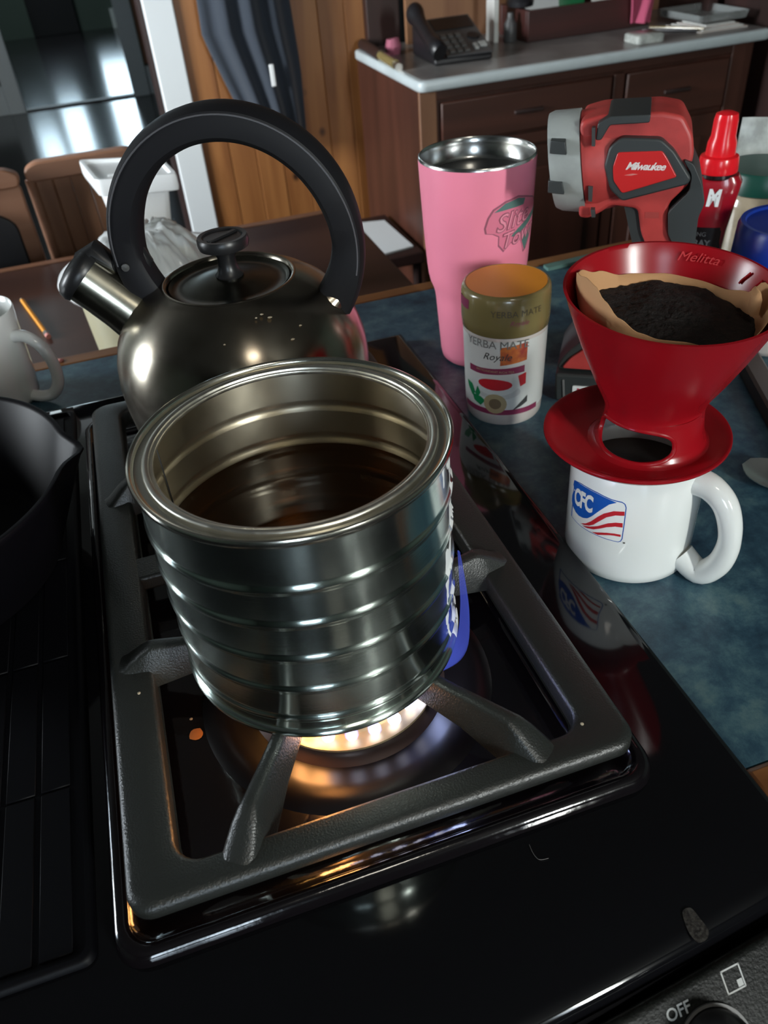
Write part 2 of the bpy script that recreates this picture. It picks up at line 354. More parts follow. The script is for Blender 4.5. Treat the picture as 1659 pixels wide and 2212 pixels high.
def put(name, g, m, parent=None, org=(0, 0, 0), bevel=0, seg=2, smooth=True, ang=35, sub=0, recalc=True, kind=None, label=None):
    me = bpy.data.meshes.new(name); O = Vector(org)
    me.from_pydata([tuple(p - O) for p in g.v], [], g.f); me.update()
    if recalc: fix(me)
    if smooth:
        me.shade_smooth(); me.set_sharp_from_angle(angle=R(ang))
    o = bpy.data.objects.new(name, me); COL.objects.link(o)
    me.materials.append(M[m] if isinstance(m, str) else m)
    if parent is not None: o.parent = parent
    else: o.location = O
    if bevel:
        b = o.modifiers.new('bevel', 'BEVEL'); b.width = bevel; b.segments = seg; b.limit_method = 'ANGLE'; b.angle_limit = R(35)
    if sub:
        q = o.modifiers.new('sub', 'SUBSURF'); q.levels = q.render_levels = sub
    if kind: o['kind'] = kind
    if label: o['label'] = label
    return o
class Thing:
    def __init__(s, name, label, cat, loc, group=None, kind=None):
        s.o = bpy.data.objects.new(name, None); COL.objects.link(s.o); s.o.location = loc; s.loc = loc
        s.o.empty_display_size = .02
        if label: s.o['label'] = label
        if cat: s.o['category'] = cat
        if group: s.o['group'] = group
        if kind: s.o['kind'] = kind
    def part(s, name, g, m, **k):
        par = k.pop('parent', None) or s.o
        return put(name, g, m, parent=par, org=s.loc, **k)
def single(name, label, cat, g, m, loc, group=None, **k):
    o = put(name, g, m, org=loc, **k); o['label'] = label; o['category'] = cat
    if group: o['group'] = group
    return o
def rrect(x0, x1, y0, y1, r, n=6):
    pts = []
    for (cx_, cy_, a0) in ((x1 - r, y1 - r, 0), (x0 + r, y1 - r, 90), (x0 + r, y0 + r, 180), (x1 - r, y0 + r, 270)):
        for k in range(n + 1):
            a = R(a0 + 90 * k / n); pts.append((cx_ + r * cos(a), cy_ + r * sin(a)))
    return pts
def rpoly(pts, r, n=4):
    """round the corners of a polygon"""
    out = []; N = len(pts)
    for i in range(N):
        p = Vector(pts[i]); a = Vector(pts[i - 1]); b = Vector(pts[(i + 1) % N])
        d = min(r, (a - p).length * .45, (b - p).length * .45)
        s = p + (a - p).normalized() * d; e = p + (b - p).normalized() * d
        for k in range(n + 1):
            t = k / n; out.append(tuple(s * (1 - t) ** 2 + p * 2 * t * (1 - t) + e * t * t))
    return out
def curve(pts, n=6, closed=False):
    """Catmull-Rom through points"""
    P = [Vector(p) for p in pts]; N = len(P); out = []
    for i in range(N if closed else N - 1):
        g = lambda j: P[j % N] if closed else P[max(0, min(N - 1, j))]
        a, b, c, d = g(i - 1), g(i), g(i + 1), g(i + 2)
        for k in range(n):
            t = k / n; out.append(.5 * ((2 * b) + (c - a) * t + (2 * a - 5 * b + 4 * c - d) * t * t + (3 * b - a - 3 * c + d) * t ** 3))
    if not closed: out.append(P[-1])
    return out
def text_geo(s, size=1.0, shear=0.0, space=1.0, bold=0.0):
    cu = bpy.data.curves.new('t', 'FONT'); cu.body = s; cu.size = size; cu.align_x = 'CENTER'; cu.align_y = 'CENTER'; cu.shear = shear; cu.space_character = space; cu.offset = bold; cu.resolution_u = 3
    o = bpy.data.objects.new('t', cu); COL.objects.link(o); dg = bpy.context.evaluated_depsgraph_get(); dg.update()
    me = bpy.data.meshes.new_from_object(o.evaluated_get(dg)); v = [tuple(p.co) for p in me.vertices]; f = [tuple(p.vertices) for p in me.polygons]
    bpy.data.objects.remove(o); bpy.data.curves.remove(cu); bpy.data.meshes.remove(me); return v, f
def cyl_text(s, C, r, ang, z, size, **k):
    v, f = text_geo(s, size, **k); g = G()
    g.add([(C[0] + r * cos(R(ang) + p[0] / r), C[1] + r * sin(R(ang) + p[0] / r), z + p[1]) for p in v], f); return g
def cyl_decal(poly, C, r, step=6):
    """poly of (angle deg, z) wrapped on a cylinder of radius r"""
    bm = bmesh.new(); vs = [bm.verts.new((p[0], p[1] * 1000, 0)) for p in poly]; bm.faces.new(vs)
    lo = min(p[0] for p in poly); hi = max(p[0] for p in poly); a = math.floor(lo / step) * step + step
    while a < hi:
        bmesh.ops.bisect_plane(bm, geom=bm.verts[:] + bm.edges[:] + bm.faces[:], plane_co=(a, 0, 0), plane_no=(1, 0, 0)); a += step
    bmesh.ops.triangulate(bm, faces=bm.faces[:]); bm.verts.index_update(); g = G()
    rr = r if callable(r) else (lambda z: r)
    g.add([(C[0] + rr(v.co.y / 1000) * cos(R(v.co.x)), C[1] + rr(v.co.y / 1000) * sin(R(v.co.x)), v.co.y / 1000) for v in bm.verts], [tuple(v.index for v in f.verts) for f in bm.faces]); bm.free(); return g
def plane_decal(poly, P0, u, w):
    nx = (-u[1], u[0]); g = G(); g.add([(P0[0] + u[0] * a + nx[0] * w, P0[1] + u[1] * a + nx[1] * w, z) for a, z in poly], [tuple(range(len(poly)))]); return g
def dup(root, delta):
    r = root.copy(); COL.objects.link(r); r.location = Vector(root.location) + Vector(delta)
    for ch in list(root.children):
        c = ch.copy(); COL.objects.link(c); c.parent = r
        for q in list(ch.children): d = q.copy(); COL.objects.link(d); d.parent = c
    return r

FR, ZC, DK, CT = .945, .96, .917, .905

# ============================================================ SETTING
def struct(name, g, m, **k):
    o = put(name, g, m, **k); o['kind'] = 'structure'; return o
struct('floor', G().box(-3.0, 3.2, -2.4, 13.2, -.05, 0), 'floor', smooth=False)
struct('ceiling', G().box(-3.0, 3.2, -2.4, 13.2, 2.45, 2.5), 'ceil', smooth=False)
struct('wall_right', G().box(3.0, 3.2, -2.4, 12.6, 0, 2.45), 'roomwall', smooth=False)
lw = G(); lw.box(-3.0, -2.8, -2.4, 1.2, 0, 2.45); lw.box(-3.0, -2.8, 2.3, 12.6, 0, 2.45); lw.box(-3.0, -2.8, 1.2, 2.3, 0, 1.05); lw.box(-3.0, -2.8, 1.2, 2.3, 2.15, 2.45)
struct('wall_left', lw, 'roomwall', smooth=False)
fw = G(); fw.box(-3.0, -.90, -2.4, -2.2, 0, 2.45); fw.box(-.34, .80, -2.4, -2.2, 0, 2.45); fw.box(-.90, -.34, -2.4, -2.2, 0, 1.03); fw.box(-.90, -.34, -2.4, -2.2, 1.97, 2.45); fw.box(1.16, 3.2, -2.4, -2.2, 0, 2.45); fw.box(.80, 1.16, -2.4, -2.2, 0, 1.41); fw.box(.80, 1.16, -2.4, -2.2, 2.15, 2.45)
struct('wall_front', fw, 'roomwall', smooth=False)
# window behind the camera: frame and a cross bar
wf = struct('window_1', G().box(.80, .84, -2.26, -2.18, 1.41, 2.15).box(1.12, 1.16, -2.26, -2.18, 1.41, 2.15).box(.84, 1.12, -2.26, -2.18, 1.41, 1.45).box(.84, 1.12, -2.26, -2.18, 2.11, 2.15), 'trimwhite', smooth=False)
struct('window_6', G().box(-.90, -.86, -2.26, -2.09, 1.03, 1.97).box(-.38, -.34, -2.26, -2.09, 1.03, 1.97).box(-.86, -.38, -2.26, -2.09, 1.03, 1.07).box(-.86, -.38, -2.26, -2.09, 1.93, 1.97).box(-.65, -.59, -2.12, -2.07, 1.07, 1.93), 'trimwhite', smooth=False)
cl = Thing('added_ceiling_lamp', 'added round white glass ceiling lamp, out of view above and behind the range', 'lamp', (.15, -.75, 2.42))  # unseen lamp added for reflections in the metal rims and general light
cl.part('added_lamp_base', G().lathe((.15, -.75), [(.0001, 2.45), (.17, 2.45), (.17, 2.43), (.15, 2.425), (.0001, 2.425)], seg=40), 'trimwhite')
cl.part('added_lamp_glass', G().lathe((.15, -.75), [(.145, 2.43), (.15, 2.40), (.12, 2.365), (.06, 2.345), (.0001, 2.34)], seg=40), mat('added_lamp_glow', (.9, .9, .85), .4, emit=(1, .93, .80), estr=15))
# wall behind the table: doorway on the left, pine boards on the right
bw = G(); bw.box(-3.0, -1.45, 2.90, 3.02, 0, 2.45); bw.box(.20, 3.2, 2.90, 3.02, 0, 2.45); bw.box(-1.45, .20, 2.90, 3.02, 2.08, 2.45)
wall_back = struct('wall_back', bw, 'wallgrey', smooth=False)
x = .254; k = 0
while x < .90:
    w = .088
    o = put('plank', G().box(x + .0006, min(x + w, .93) - .0006, 2.878 + .001 * (k % 2), 2.9, 0, 2.44), 'pine', parent=wall_back, bevel=.002); x += w; k += 1
struct('trim_1', G().box(.164, .254, 2.866, 2.90, 0, 2.14), 'trimwhite', bevel=.004)
struct('trim_2', G().box(-1.54, .254, 2.866, 2.90, 2.08, 2.17).box(-1.54, -1.45, 2.866, 2.90, 0, 2.08), 'trimwhite', bevel=.004)
struct('trim_3', G().box(.845, .955, 2.84, 2.90, 0, 2.44), 'dark', bevel=.003)
struct('trim_4', G().box(.150, .200, 2.90, 3.02, 0, 2.08), 'dark')
# hall wall with second opening, seen through the doorway
struct('wall_hall', G().box(-3.0, -.76, 7.5, 7.62, 0, 2.45).box(.34, 3.2, 7.5, 7.62, 0, 2.45).box(-.76, .34, 7.5, 7.62, 2.1, 2.45), 'wallgrey', smooth=False)
struct('trim_5', G().box(-.76, -.64, 7.44, 7.50, 0, 2.15), 'trimwhite', bevel=.004)
struct('trim_6', G().box(.205, .335, 7.44, 7.50, 0, 2.15), 'trimwhite', bevel=.004)
struct('trim_7', G().box(-.64, .205, 7.47, 7.55, 0, .012), 'dark')
struct('baseboard_hall', G().box(.335, 1.2, 7.46, 7.50, 0, .20).box(-2.0, -.76, 7.46, 7.50, 0, .20), 'trimwhite', bevel=.003)
struct('trim_8', G().box(.345, .44, 7.465, 7.50, .22, 1.6), 'chairwood', bevel=.004)
# end wall with tall glazed openings
ew = G(); ew.box(-3.0, -1.0, 12.0, 12.2, 0, 2.45); ew.box(-.72, -.62, 12.0, 12.2, 0, 2.45); ew.box(-.33, .03, 12.0, 12.2, 0, 2.45); ew.box(.36, 3.2, 12.0, 12.2, 0, 2.45)
ew.box(-1.0, -.72, 12.0, 12.2, 0, 1.1); ew.box(-.62, -.33, 12.0, 12.2, 0, .82); ew.box(.03, .36, 12.0, 12.2, 0, .40)
for a, b in ((-1.0, -.72), (-.62, -.33), (.03, .36)): ew.box(a, b, 12.0, 12.2, 2.15, 2.45)
struct('wall_end', ew, 'roomwall', smooth=False)
for i, (a, b, z) in enumerate(((-1.0, -.72, 1.1), (-.62, -.33, .82), (.03, .36, .40))):
    o = struct('window_%d' % (i + 2), G().box(a - .03, a, 11.97, 12.0, z - .03, 2.18).box(b, b + .03, 11.97, 12.0, z - .03, 2.18).box(a, b, 11.97, 12.0, z - .03, z).box(a, b, 11.97, 12.0, 2.15, 2.18), 'trimwhite', smooth=False)
    put('pane', G().box(a, b, 12.09, 12.1, z, 2.15), 'glass', parent=o, smooth=False)
struct('baseboard_end', G().box(.28, 1.4, 11.9, 12.0, .0, .20), 'trimwhite')
struct('door_1', G().box(-.66, -.12, 11.93, 11.995, 0, .80), 'blackmat', bevel=.005)
single('hedge', 'dark green hedge outside the far windows', 'hedge', G().box(-3, 3, 13.4, 14, 0, .62), 'hedge', (0, 13.6, 0))
# window on the left wall
o = struct('window_5', G().box(-2.84, -2.78, 1.16, 1.20, 1.01, 2.19).box(-2.84, -2.78, 2.3, 2.34, 1.01, 2.19).box(-2.84, -2.78, 1.2, 2.3, 1.01, 1.05).box(-2.84, -2.78, 1.2, 2.3, 2.15, 2.19).box(-2.84, -2.68, 1.72, 1.78, 1.05, 2.15), 'trimwhite', smooth=False)

# ============================================================ ISLAND, COOKTOP
isl = Thing('kitchen_island', 'kitchen island with worn blue slate patterned laminate worktop and wooden edge', 'counter', (.6, .5, 0))
isl.part('worktop', G().box(-.95, .233, .745, .857, .865, CT).box(.233, 1.25, .1855, .857, .865, CT), 'counter', smooth=False)
isl.part('wood_edge', G().box(-.95, 1.25, .857, .882, .86, CT), 'edgewood', bevel=.004)
isl.part('wood_edge', G().box(.236, 1.25, .160, .1855, .86, CT + .001), 'edgewood', bevel=.004)
isl.part('cabinet_body', G().box(.25, 1.23, .20, .85, 0, .864).box(-.93, .25, .75, .85, 0, .864), 'cabinetv', smooth=False)
def front(x): return .0963 + .165 * (x + .15) ** 2
rg = Thing('gas_range', 'glossy black gas range with bow front and angled control panel', 'stove', (-.25, .4, 0))
fx = [.235 - .97 * k / 24 for k in range(25)]
# deck: rounded right lip, bowed front
def deck_ring(off, z, rr):
    pts = [(.235 - off, .745 - off), (-.735 + off, .745 - off)] + [(x + (off if x < -.25 else -off) * abs(x + .25) / .485, front(x) + off) for x in reversed(fx)]
    return [Vector((p[0], p[1], z)) for p in pts]
rg.part('cooktop', G().loft([deck_ring(.0, .880, 0), deck_ring(.0, .909, 0), deck_ring(.0012, .9130, 0), deck_ring(.0040, .9158, 0), deck_ring(.0085, DK, 0), deck_ring(.04, DK - .0004, 0)]), 'deck', ang=60)
pan = G(); rings = []
prof = [(-.003, .898), (-.0052, .9080), (-.0064, .9098), (-.0080, .9106), (-.0094, .9104), (-.0110, .9094), (-.040, .8870), (-.075, .8600), (-.080, .80)]
for (dy, z) in prof: rings.append([Vector((x, front(x) + dy, z)) for x in fx])
n = len(fx); vs = [p for r_ in rings for p in r_]; fs = [(i * n + k, i * n + k + 1, (i + 1) * n + k + 1, (i + 1) * n + k) for i in range(len(rings) - 1) for k in range(n - 1)]
pan.add(vs, fs); cpanel = rg.part('control_panel', pan, 'panel', recalc=False, ang=60)
rg.part('body', G().box(-.73, .23, .10, .74, 0, .88), 'black', smooth=False)
# printed marks and knob on the panel plane (z falls 0.75 per metre towards the front)
sl = Vector((0, -.795, -.607)).normalized(); nrm = Vector((0, -.607, .795)).normalized()
def pan_pt(x, s): return Vector((x, front(x) - .0105, .9095)) + sl * s + nrm * .0004
v, f = text_geo('OFF', .0070, bold=.00012)
c0 = pan_pt(.1355, .0055); ex = Vector((1, .06, 0)).normalized()
g = G().add([c0 + ex * p[0] - sl * p[1] for p in v], f); rg.part('off_print', g, 'print', smooth=False, recalc=False)
g = G(); c1 = pan_pt(.1655, .0052); h = .0050
for (a, b, c, d) in ((-h, h, -h, -h + .0007), (-h, h, h - .0007, h), (-h, -h + .0007, -h, h), (h - .0007, h, -h, h), (h * .25, h * .8, -h * .8, -h * .2)):
    g.add([c1 + ex * p - sl * q for p, q in ((a, c), (b, c), (b, d), (a, d))], [(0, 1, 2, 3)])
rg.part('burner_icon_print', g, 'print', smooth=False, recalc=False)
kc = pan_pt(.1462, .0262)
def along(c, prof, seg=48):
    g = G(); rings = []
    w = sl.cross(nrm)
    for (r_, hh) in prof: rings.append([c + nrm * hh + (ex * cos(2 * PI * k / seg) + sl * sin(2 * PI * k / seg)) * r_ for k in range(seg)])
    return g.loft(rings)
rg.part('knob_ring', along(kc, [(.0185, .0), (.0185, .0012), (.0172, .0012), (.0172, 0)]), 'phonekey')
rg.part('knob', along(kc, [(.0168, 0), (.0168, .004), (.0150, .016), (.0135, .0175), (.004, .0175)]), 'black')
# burner module: black tray with raised lip
tr = Thing('burner_tray', 'glossy black burner tray with raised rim set into the range top', 'stove tray', (.045, .437, DK))
X0, X1, Y0, Y1 = -.0955, .1850, .1895, .690
def rr3(off, z, r=.016): return [Vector((p[0], p[1], z)) for p in rrect(X0 + off, X1 - off, Y0 + off, Y1 - off, max(.003, r - off * .5), 6)]
tr.part('tray_rim', G().loft([rr3(-.002, DK), rr3(-.0012, DK + .005), rr3(.001, DK + .0075), rr3(.004, DK + .008), rr3(.007, DK + .006), rr3(.009, DK + .001), rr3(.022, DK + .0005), rr3(.0265, DK + .0035), rr3(.031, DK + .0005)], cap=False), 'basin', ang=80)
tr.part('tray_floor', G().loft([rr3(.030, DK + .0006), rr3(.034, DK + .0003)], cap=True), 'basin', smooth=False)
FB = (.0485, .3125); RB = (.0445, .552)
def burner(B):
    b = Thing('gas_burner', None, 'burner', (B[0], B[1], DK))
    b.part('bowl', G().lathe(B, [(.088, DK + .0005), (.084, DK + .0028), (.078, DK + .0045), (.070, DK + .0035), (.058, DK + .0015), (.054, DK + .0015)], seg=72), 'bowlm', ang=80)
    b.part('base_ring', G().lathe(B, [(.0600, DK + .0015), (.0585, DK + .0030), (.0560, DK + .0050), (.0545, DK + .0075), (.0540, DK + .0095), (.050, DK + .0095)], seg=72), 'burnerbase', ang=60)
    b.part('burner_head', G().lathe(B, [(.0540, DK + .0085), (.0552, DK + .0095), (.0550, DK + .0108), (.0530, DK + .0114), (.0450, DK + .0112), (.0440, DK + .0175), (.0420, DK + .0190), (.004, DK + .0200)], seg=72), 'burner', ang=50)
    return b
b1 = burner(FB); b1.o['label'] = 'lit front gas burner with brass coloured ring under the steel can'
b2 = burner(RB); b2.o['label'] = 'unlit rear gas burner hidden under the steel kettle'
for b in (b1, b2): b.o['group'] = 'burners of the right hand module'
# flames
fl = Thing('burner_flames', 'ring of blue and white gas flames under the steel can', 'flame', (FB[0], FB[1], DK + .012))
for k in range(24):
    a = 2 * PI * k / 24 + .07; orange = 150 < math.degrees(a) % 360 < 238 or 80 < math.degrees(a) % 360 < 110
    c = Vector((FB[0] + .0475 * cos(a), FB[1] + .0475 * sin(a), DK + .0130)); d = Vector((cos(a) * .55, sin(a) * .55, 1.0)).normalized()
    L_ = random.uniform(.010, .014); pts = [c + d * L_ * t for t in (0, .25, .5, .75, 1)]
    fl.part('flame', G().tube(pts, [.0026, .0042, .0038, .0022, .0004], seg=10), 'orangeflame' if orange else 'flame')
# long tongue licking up the right side of the can
a = R(-38); C0 = Vector((.0423, .3248, 0))
path = [C0 + Vector((cos(a), sin(a), 0)) * .052 + Vector((0, 0, .930)), C0 + Vector((cos(a * .9), sin(a * .9), 0)) * .072 + Vector((0, 0, .946)), C0 + Vector((cos(R(-31)), sin(R(-31)), 0)) * .0815 + Vector((0, 0, .958)), C0 + Vector((cos(R(-27)), sin(R(-27)), 0)) * .0830 + Vector((0, 0, .978)), C0 + Vector((cos(R(-23)), sin(R(-23)), 0)) * .0815 + Vector((0, 0, .998)), C0 + Vector((cos(R(-22)), sin(R(-22)), 0)) * .0800 + Vector((0, 0, 1.016))]
cp = curve(path, 5)
fl.part('flame_tongue', G().tube(cp, [.0016 + .0050 * sin(PI * min(1, (i / (len(cp) - 1)) ** .8)) for i in range(len(cp))], seg=14, flat=.35, up=(1, 0, 0)), 'tongue')
for aa in (-62, -50, 10):
    a = R(aa); pth = [C0 + Vector((cos(a), sin(a), 0)) * rr_ + Vector((0, 0, z)) for rr_, z in ((.050, .931), (.060, .939), (.068, .946), (.073, .953))]
    fl.part('flame_tongue', G().tube(curve(pth, 4), [.003, .0036, .004, .004, .0042, .004, .0038, .0034, .003, .0026, .0020, .0012, .0005], seg=10), 'tongue')
pl = bpy.data.lights.new('flame_glow', 'POINT'); pl.energy = .22; pl.color = (1, .42, .13); pl.shadow_soft_size = .012
po = bpy.data.objects.new('flame_glow', pl); COL.objects.link(po); po.location = (.018, .278, .938)
pl = bpy.data.lights.new('flame_glow_blue', 'POINT'); pl.energy = .10; pl.color = (.45, .55, 1); pl.shadow_soft_size = .012
po = bpy.data.objects.new('flame_glow_blue', pl); COL.objects.link(po); po.location = (.085, .285, .940)

# pot grate
gr = Thing('pot_grate', 'textured black cast iron grate over the two right hand burners', 'grate', (.0455, .437, FR))
ox0, ox1, oy0, oy1 = -.0848, .1772, .1990, .6760; ix0, ix1, iy0, iy1 = -.0600, .1530, .2165, .6590
def gring(o, z, inner=False, r=.012):
    if inner: return [Vector((p[0], p[1], z)) for p in rrect(ix0 + o, ix1 - o, iy0 + o, iy1 - o, .014, 6)]
    return [Vector((p[0], p[1], z)) for p in rrect(ox0 + o, ox1 - o, oy0 + o, oy1 - o, r, 6)]
gr.part('frame', G().loft([gring(.001, FR - .0125, True), gring(0.002, FR - .0115), gring(0, FR - .009), gring(0, FR - .0030), gring(.0008, FR - .0016), gring(.0022, FR - .0005), gring(.0042, FR)] + [gring(-.0025, FR, True), gring(-.0008, FR - .0008, True), gring(0, FR - .003, True), gring(0, FR - .0125, True)], cap=False), 'cast', ang=50, recalc=True)
gr.part('crossbar', G().box(ix0 - .004, ix1 + .004, .426, .449, FR - .0122, FR - .0004), 'cast', bevel=.002)
def finger(b, C):
    b = Vector((*b, 0)); C = Vector((*C, 0)); d = (C - b).normalized(); w = Vector((-d.y, d.x, 0)); Ln = (C - b).length - .030
    secs = [(-.004, .0085, .0120, FR - .010, FR + .0002), (.000, .0084, .0116, FR - .0115, FR + .0018), (.010, .0068, .0108, FR - .0120, FR + .0100), (.0165, .0056, .0110, FR - .0120, ZC - .0012), (.0195, .0047, .0100, FR - .0115, ZC - .0001), (.045, .0042, .0080, FR - .0040, ZC), (Ln - .006, .0036, .0055, FR + .003, ZC), (Ln, .0026, .0036, FR + .005, ZC - .0015)]
    rings = []
    for s, wt, wb, zb, zt in secs:
        c = b + d * s; prof_ = [(-wb, zb), (-wb * .98, zb + .002), (-wt, zt - .0022), (-wt * .72, zt - .0005), (-wt * .3, zt), (wt * .3, zt), (wt * .72, zt - .0005), (wt, zt - .0022), (wb * .98, zb + .002), (wb, zb)]
        rings.append([c + w * q + Vector((0, 0, z)) for q, z in prof_])
    gr.part('finger', G().loft(rings), 'cast', ang=60)
CF = (.0445, .3250); CR = (.0445, .550)
for b in ((-.0315, .2105), (.1270, .2105), (-.0745, .3530), (.1665, .3530)): finger(b, CF)
for b in ((-.0745, .5220), (.1665, .5220), (-.0315, .6645), (.1270, .6645)): finger(b, CR)

# downdraft vent in the middle of the range
vt = Thing('vent_grille', 'flat black centre vent grille with long slots beside the pot grate', 'vent', (-.2, .45, DK))
vt.part('frame', G().loft([[Vector((p[0], p[1], z)) for p in rrect(-.300 + o_, -.1055 - o_, .198 + o_, .725 - o_, .006)] for o_, z in ((0, DK), (.0005, DK + .003), (.0018, DK + .0042), (.004, DK + .0042), (.0045, DK + .0015))], cap=False).prism(rrect(-.297, -.1085, .201, .722, .004), DK + .0004, DK + .0012), 'ventm', ang=60)
for r_, (ya, yb) in enumerate(((.206, .2985), (.300, .3985), (.4005, .5), (.502, .60), (.602, .715))):
    for c in range(9):
        xa = -.1160 - .0188 * c
        vt.part('slat', G().box(xa - .0158, xa, ya, yb, DK + .0008, DK + .0022), 'ventm', bevel=.0005, seg=1)

# crumbs and marks on the range
def blob(name, label, cat, loc, r, m, sq=.5, n=9, group=None):
    g = G().lathe((0, 0), [(0.0001, 0), (r * .8, 0.0), (r, r * sq * .5), (r * .7, r * sq), (0.0001, r * sq * 1.1)], seg=n)
    g.v = [p * (1 + .22 * noise.noise(p * 900 + Vector(loc) * 50)) for p in g.v]
    g.xf(Matrix.Translation(loc)); o = put(name, g, m, org=loc); o['label'] = label; o['category'] = cat
    if group: o['group'] = group
bz = DK + .0007
blob('food_spot', 'round orange dried food spot inside left front of burner tray', 'crumb', (-.0445, .3085, bz), .0042, 'rust', .15, 14)
blob('crumb', 'pale crumb lying right of the orange food spot', 'crumb', (-.0285, .3165, bz), .0011, 'crumb')
blob('crumb', 'tiny pale crumb just above the orange food spot', 'crumb', (-.0460, .3205, bz), .0010, 'crumb')
blob('crumb', 'pale crumb on the left bar of the pot grate', 'crumb', (-.0690, .3270, FR), .0010, 'crumb')
blob('crumb', 'small crumb inside right front corner of the burner tray', 'crumb', (.1270, .2560, bz), .0011, 'crumb')
blob('crumb', 'pale flake at the inner edge of the front grate bar', 'crumb', (.0980, .2280, bz), .0019, 'crumb', .3)
blob('crumb', 'thin crumb on right front corner of the pot grate', 'crumb', (.1535, .2180, FR), .0010, 'crumb')
drip = [(0.1578, 0.1273), (0.1619, 0.1271), (0.163, 0.1216), (0.1634, 0.116), (0.1602, 0.1129), (0.156, 0.113), (0.1547, 0.1174), (0.1557, 0.1231)]
g = G().add([(p[0], p[1], DK + .00035) for p in curve([(*q, 0) for q in drip], 4, True)], [tuple(range(32))])
single('hair', 'short curled pale hair lying on the black range top in front of the tray', 'hair', G().tube(curve([(*q, DK + .0004) for q in [(0.106, 0.1808), (0.1058, 0.1758), (0.1072, 0.172), (0.1117, 0.1711)]], 5), .00014, seg=5), 'glazehair', (.09, .18, DK))
single('dried_drip', 'oblong dried grey drip mark on right front corner of the range', 'stain', g, 'glaze', (.16, .128, DK), smooth=False)

# ============================================================ STEEL CAN
cc = (.0423, .3248)
can = Thing('steel_can', 'large open ribbed steel can of brown liquid heating on the front burner', 'can', (cc[0], cc[1], ZC))
ZT = 1.0933
beads = [1.063, 1.0412, 1.0182, .9956, .9732]
po_ = [(.0774, ZC), (.0786, ZC + .0006), (.0788, ZC + .0022), (.0776, ZC + .0036), (.0765, ZC + .0042)]
for z in sorted(beads): po_ += [(.0765, z - .0036), (.0765, z - .0030), (.0768, z - .0022), (.0776, z - .0008), (.0777, z + .0006), (.0770, z + .0020), (.0765, z + .0030), (.0765, z + .0036)]
po_ += [(.0765, ZT - .0045)]
can.part('wall', G().shell(cc, po_, seg=160), 'can', ang=60)
pi_ = [(.0759, ZT - .004)]
for z in beads: pi_ += [(.0759, z + .0040), (.0759, z + .0034), (.0764, z + .0018), (.0771, z + .0005), (.0766, z - .0016), (.0759, z - .0034), (.0759, z - .0040)]
pi_ += [(.0759, ZC + .006)]
can.part('inner_wall', G().shell(cc, pi_, seg=128), 'canin', ang=60)
can.part('bottom', G().lathe(cc, [(.0001, ZC + .0045), (.060, ZC + .0045), (.068, ZC + .0060), (.0759, ZC + .0045), (.0765, ZC + .001), (.066, ZC + .0012), (.0001, ZC + .0012)], seg=96), 'canin')
can.part('rim', G().lathe(cc, [(.0768, ZT - .0048), (.0781, ZT - .0043), (.0787, ZT - .0030), (.0788, ZT - .0014), (.0783, ZT - .0003), (.0774, ZT), (.0765, ZT - .0005), (.0760, ZT - .0016), (.0757, ZT - .0032), (.0752, ZT - .0035), (.0735, ZT - .0036), (.0717, ZT - .0035), (.0715, ZT - .0045), (.0740, ZT - .0050)], seg=160, close=True), 'canrim', ang=40)
can.part('inner_ring', G().lathe(cc, [(.0718, ZT - .0046), (.0716, ZT - .0020), (.0712, ZT - .0012), (.0704, ZT - .0008), (.0692, ZT - .0009), (.0684, ZT - .0014), (.0681, ZT - .0024), (.0676, ZT - .0026), (.0670, ZT - .0022), (.0664, ZT - .0023), (.0661, ZT - .0032), (.0665, ZT - .0044), (.0690, ZT - .0046)], seg=160, close=True), 'canring', ang=40)
g = G().lathe(cc, [(.0001, 1.0362), (.035, 1.0362), (.0735, 1.0362), (.0758, 1.0367)], seg=96); g.f = [f[::-1] for f in g.f if len(f) < 20]
single('brown_liquid', 'brown translucent liquid filling the steel can to below its second rib', 'liquid', g, 'liquid', (cc[0], cc[1], 1.0362), recalc=False)
# soldered side seam inside
a = R(148)
can.part('seam', G().tube([(cc[0] + .0757 * cos(a), cc[1] + .0757 * sin(a), z) for z in (ZC + .006, 1.0, 1.04, ZT - .005)], .00045, seg=6), 'ink')

# ============================================================ KETTLE
K = (.0486, .551)
kt = Thing('kettle', 'rounded stainless steel whistling kettle with tall black arched handle on the rear burner', 'kettle', (K[0], K[1], ZC))
kb = kt.part('body', G().lathe(K, [(.070, ZC), (.082, ZC + .001), (.0865, ZC + .006), (.0882, ZC + .015), (.0905, ZC + .030), (.0925, ZC + .048), (.0930, ZC + .062), (.0915, ZC + .076), (.0870, ZC + .091), (.0800, ZC + .103), (.0700, ZC + .1135), (.0590, ZC + .1210), (.0510, ZC + .1250), (.0480, ZC + .1262), (.0462, ZC + .1272), (.0445, ZC + .1262), (.0435, ZC + .1235), (.043, ZC + .12)], seg=96), 'kettle', ang=60)
lid = kt.part('lid', G().lathe(K, [(.0001, ZC + .1285), (.010, ZC + .1285), (.020, ZC + .1265), (.032, ZC + .1238), (.0395, ZC + .1228), (.0412, ZC + .1240), (.0425, ZC + .1250), (.0430, ZC + .1238), (.0432, ZC + .119)], seg=80), 'kettlelid', ang=60)
kk = (K[0] + .001, K[1] - .001); z0 = ZC + .1275
kt.part('lid_knob', G().lathe(kk, [(.0095, z0), (.0100, z0 + .002), (.0080, z0 + .004), (.0066, z0 + .008), (.0062, z0 + .014), (.0078, z0 + .018), (.0125, z0 + .0205), (.0170, z0 + .0215), (.0178, z0 + .0240), (.0176, z0 + .0275), (.0168, z0 + .0290), (.0140, z0 + .0288), (.0130, z0 + .0278), (.0001, z0 + .0278)], seg=48), 'black', parent=lid, ang=40)
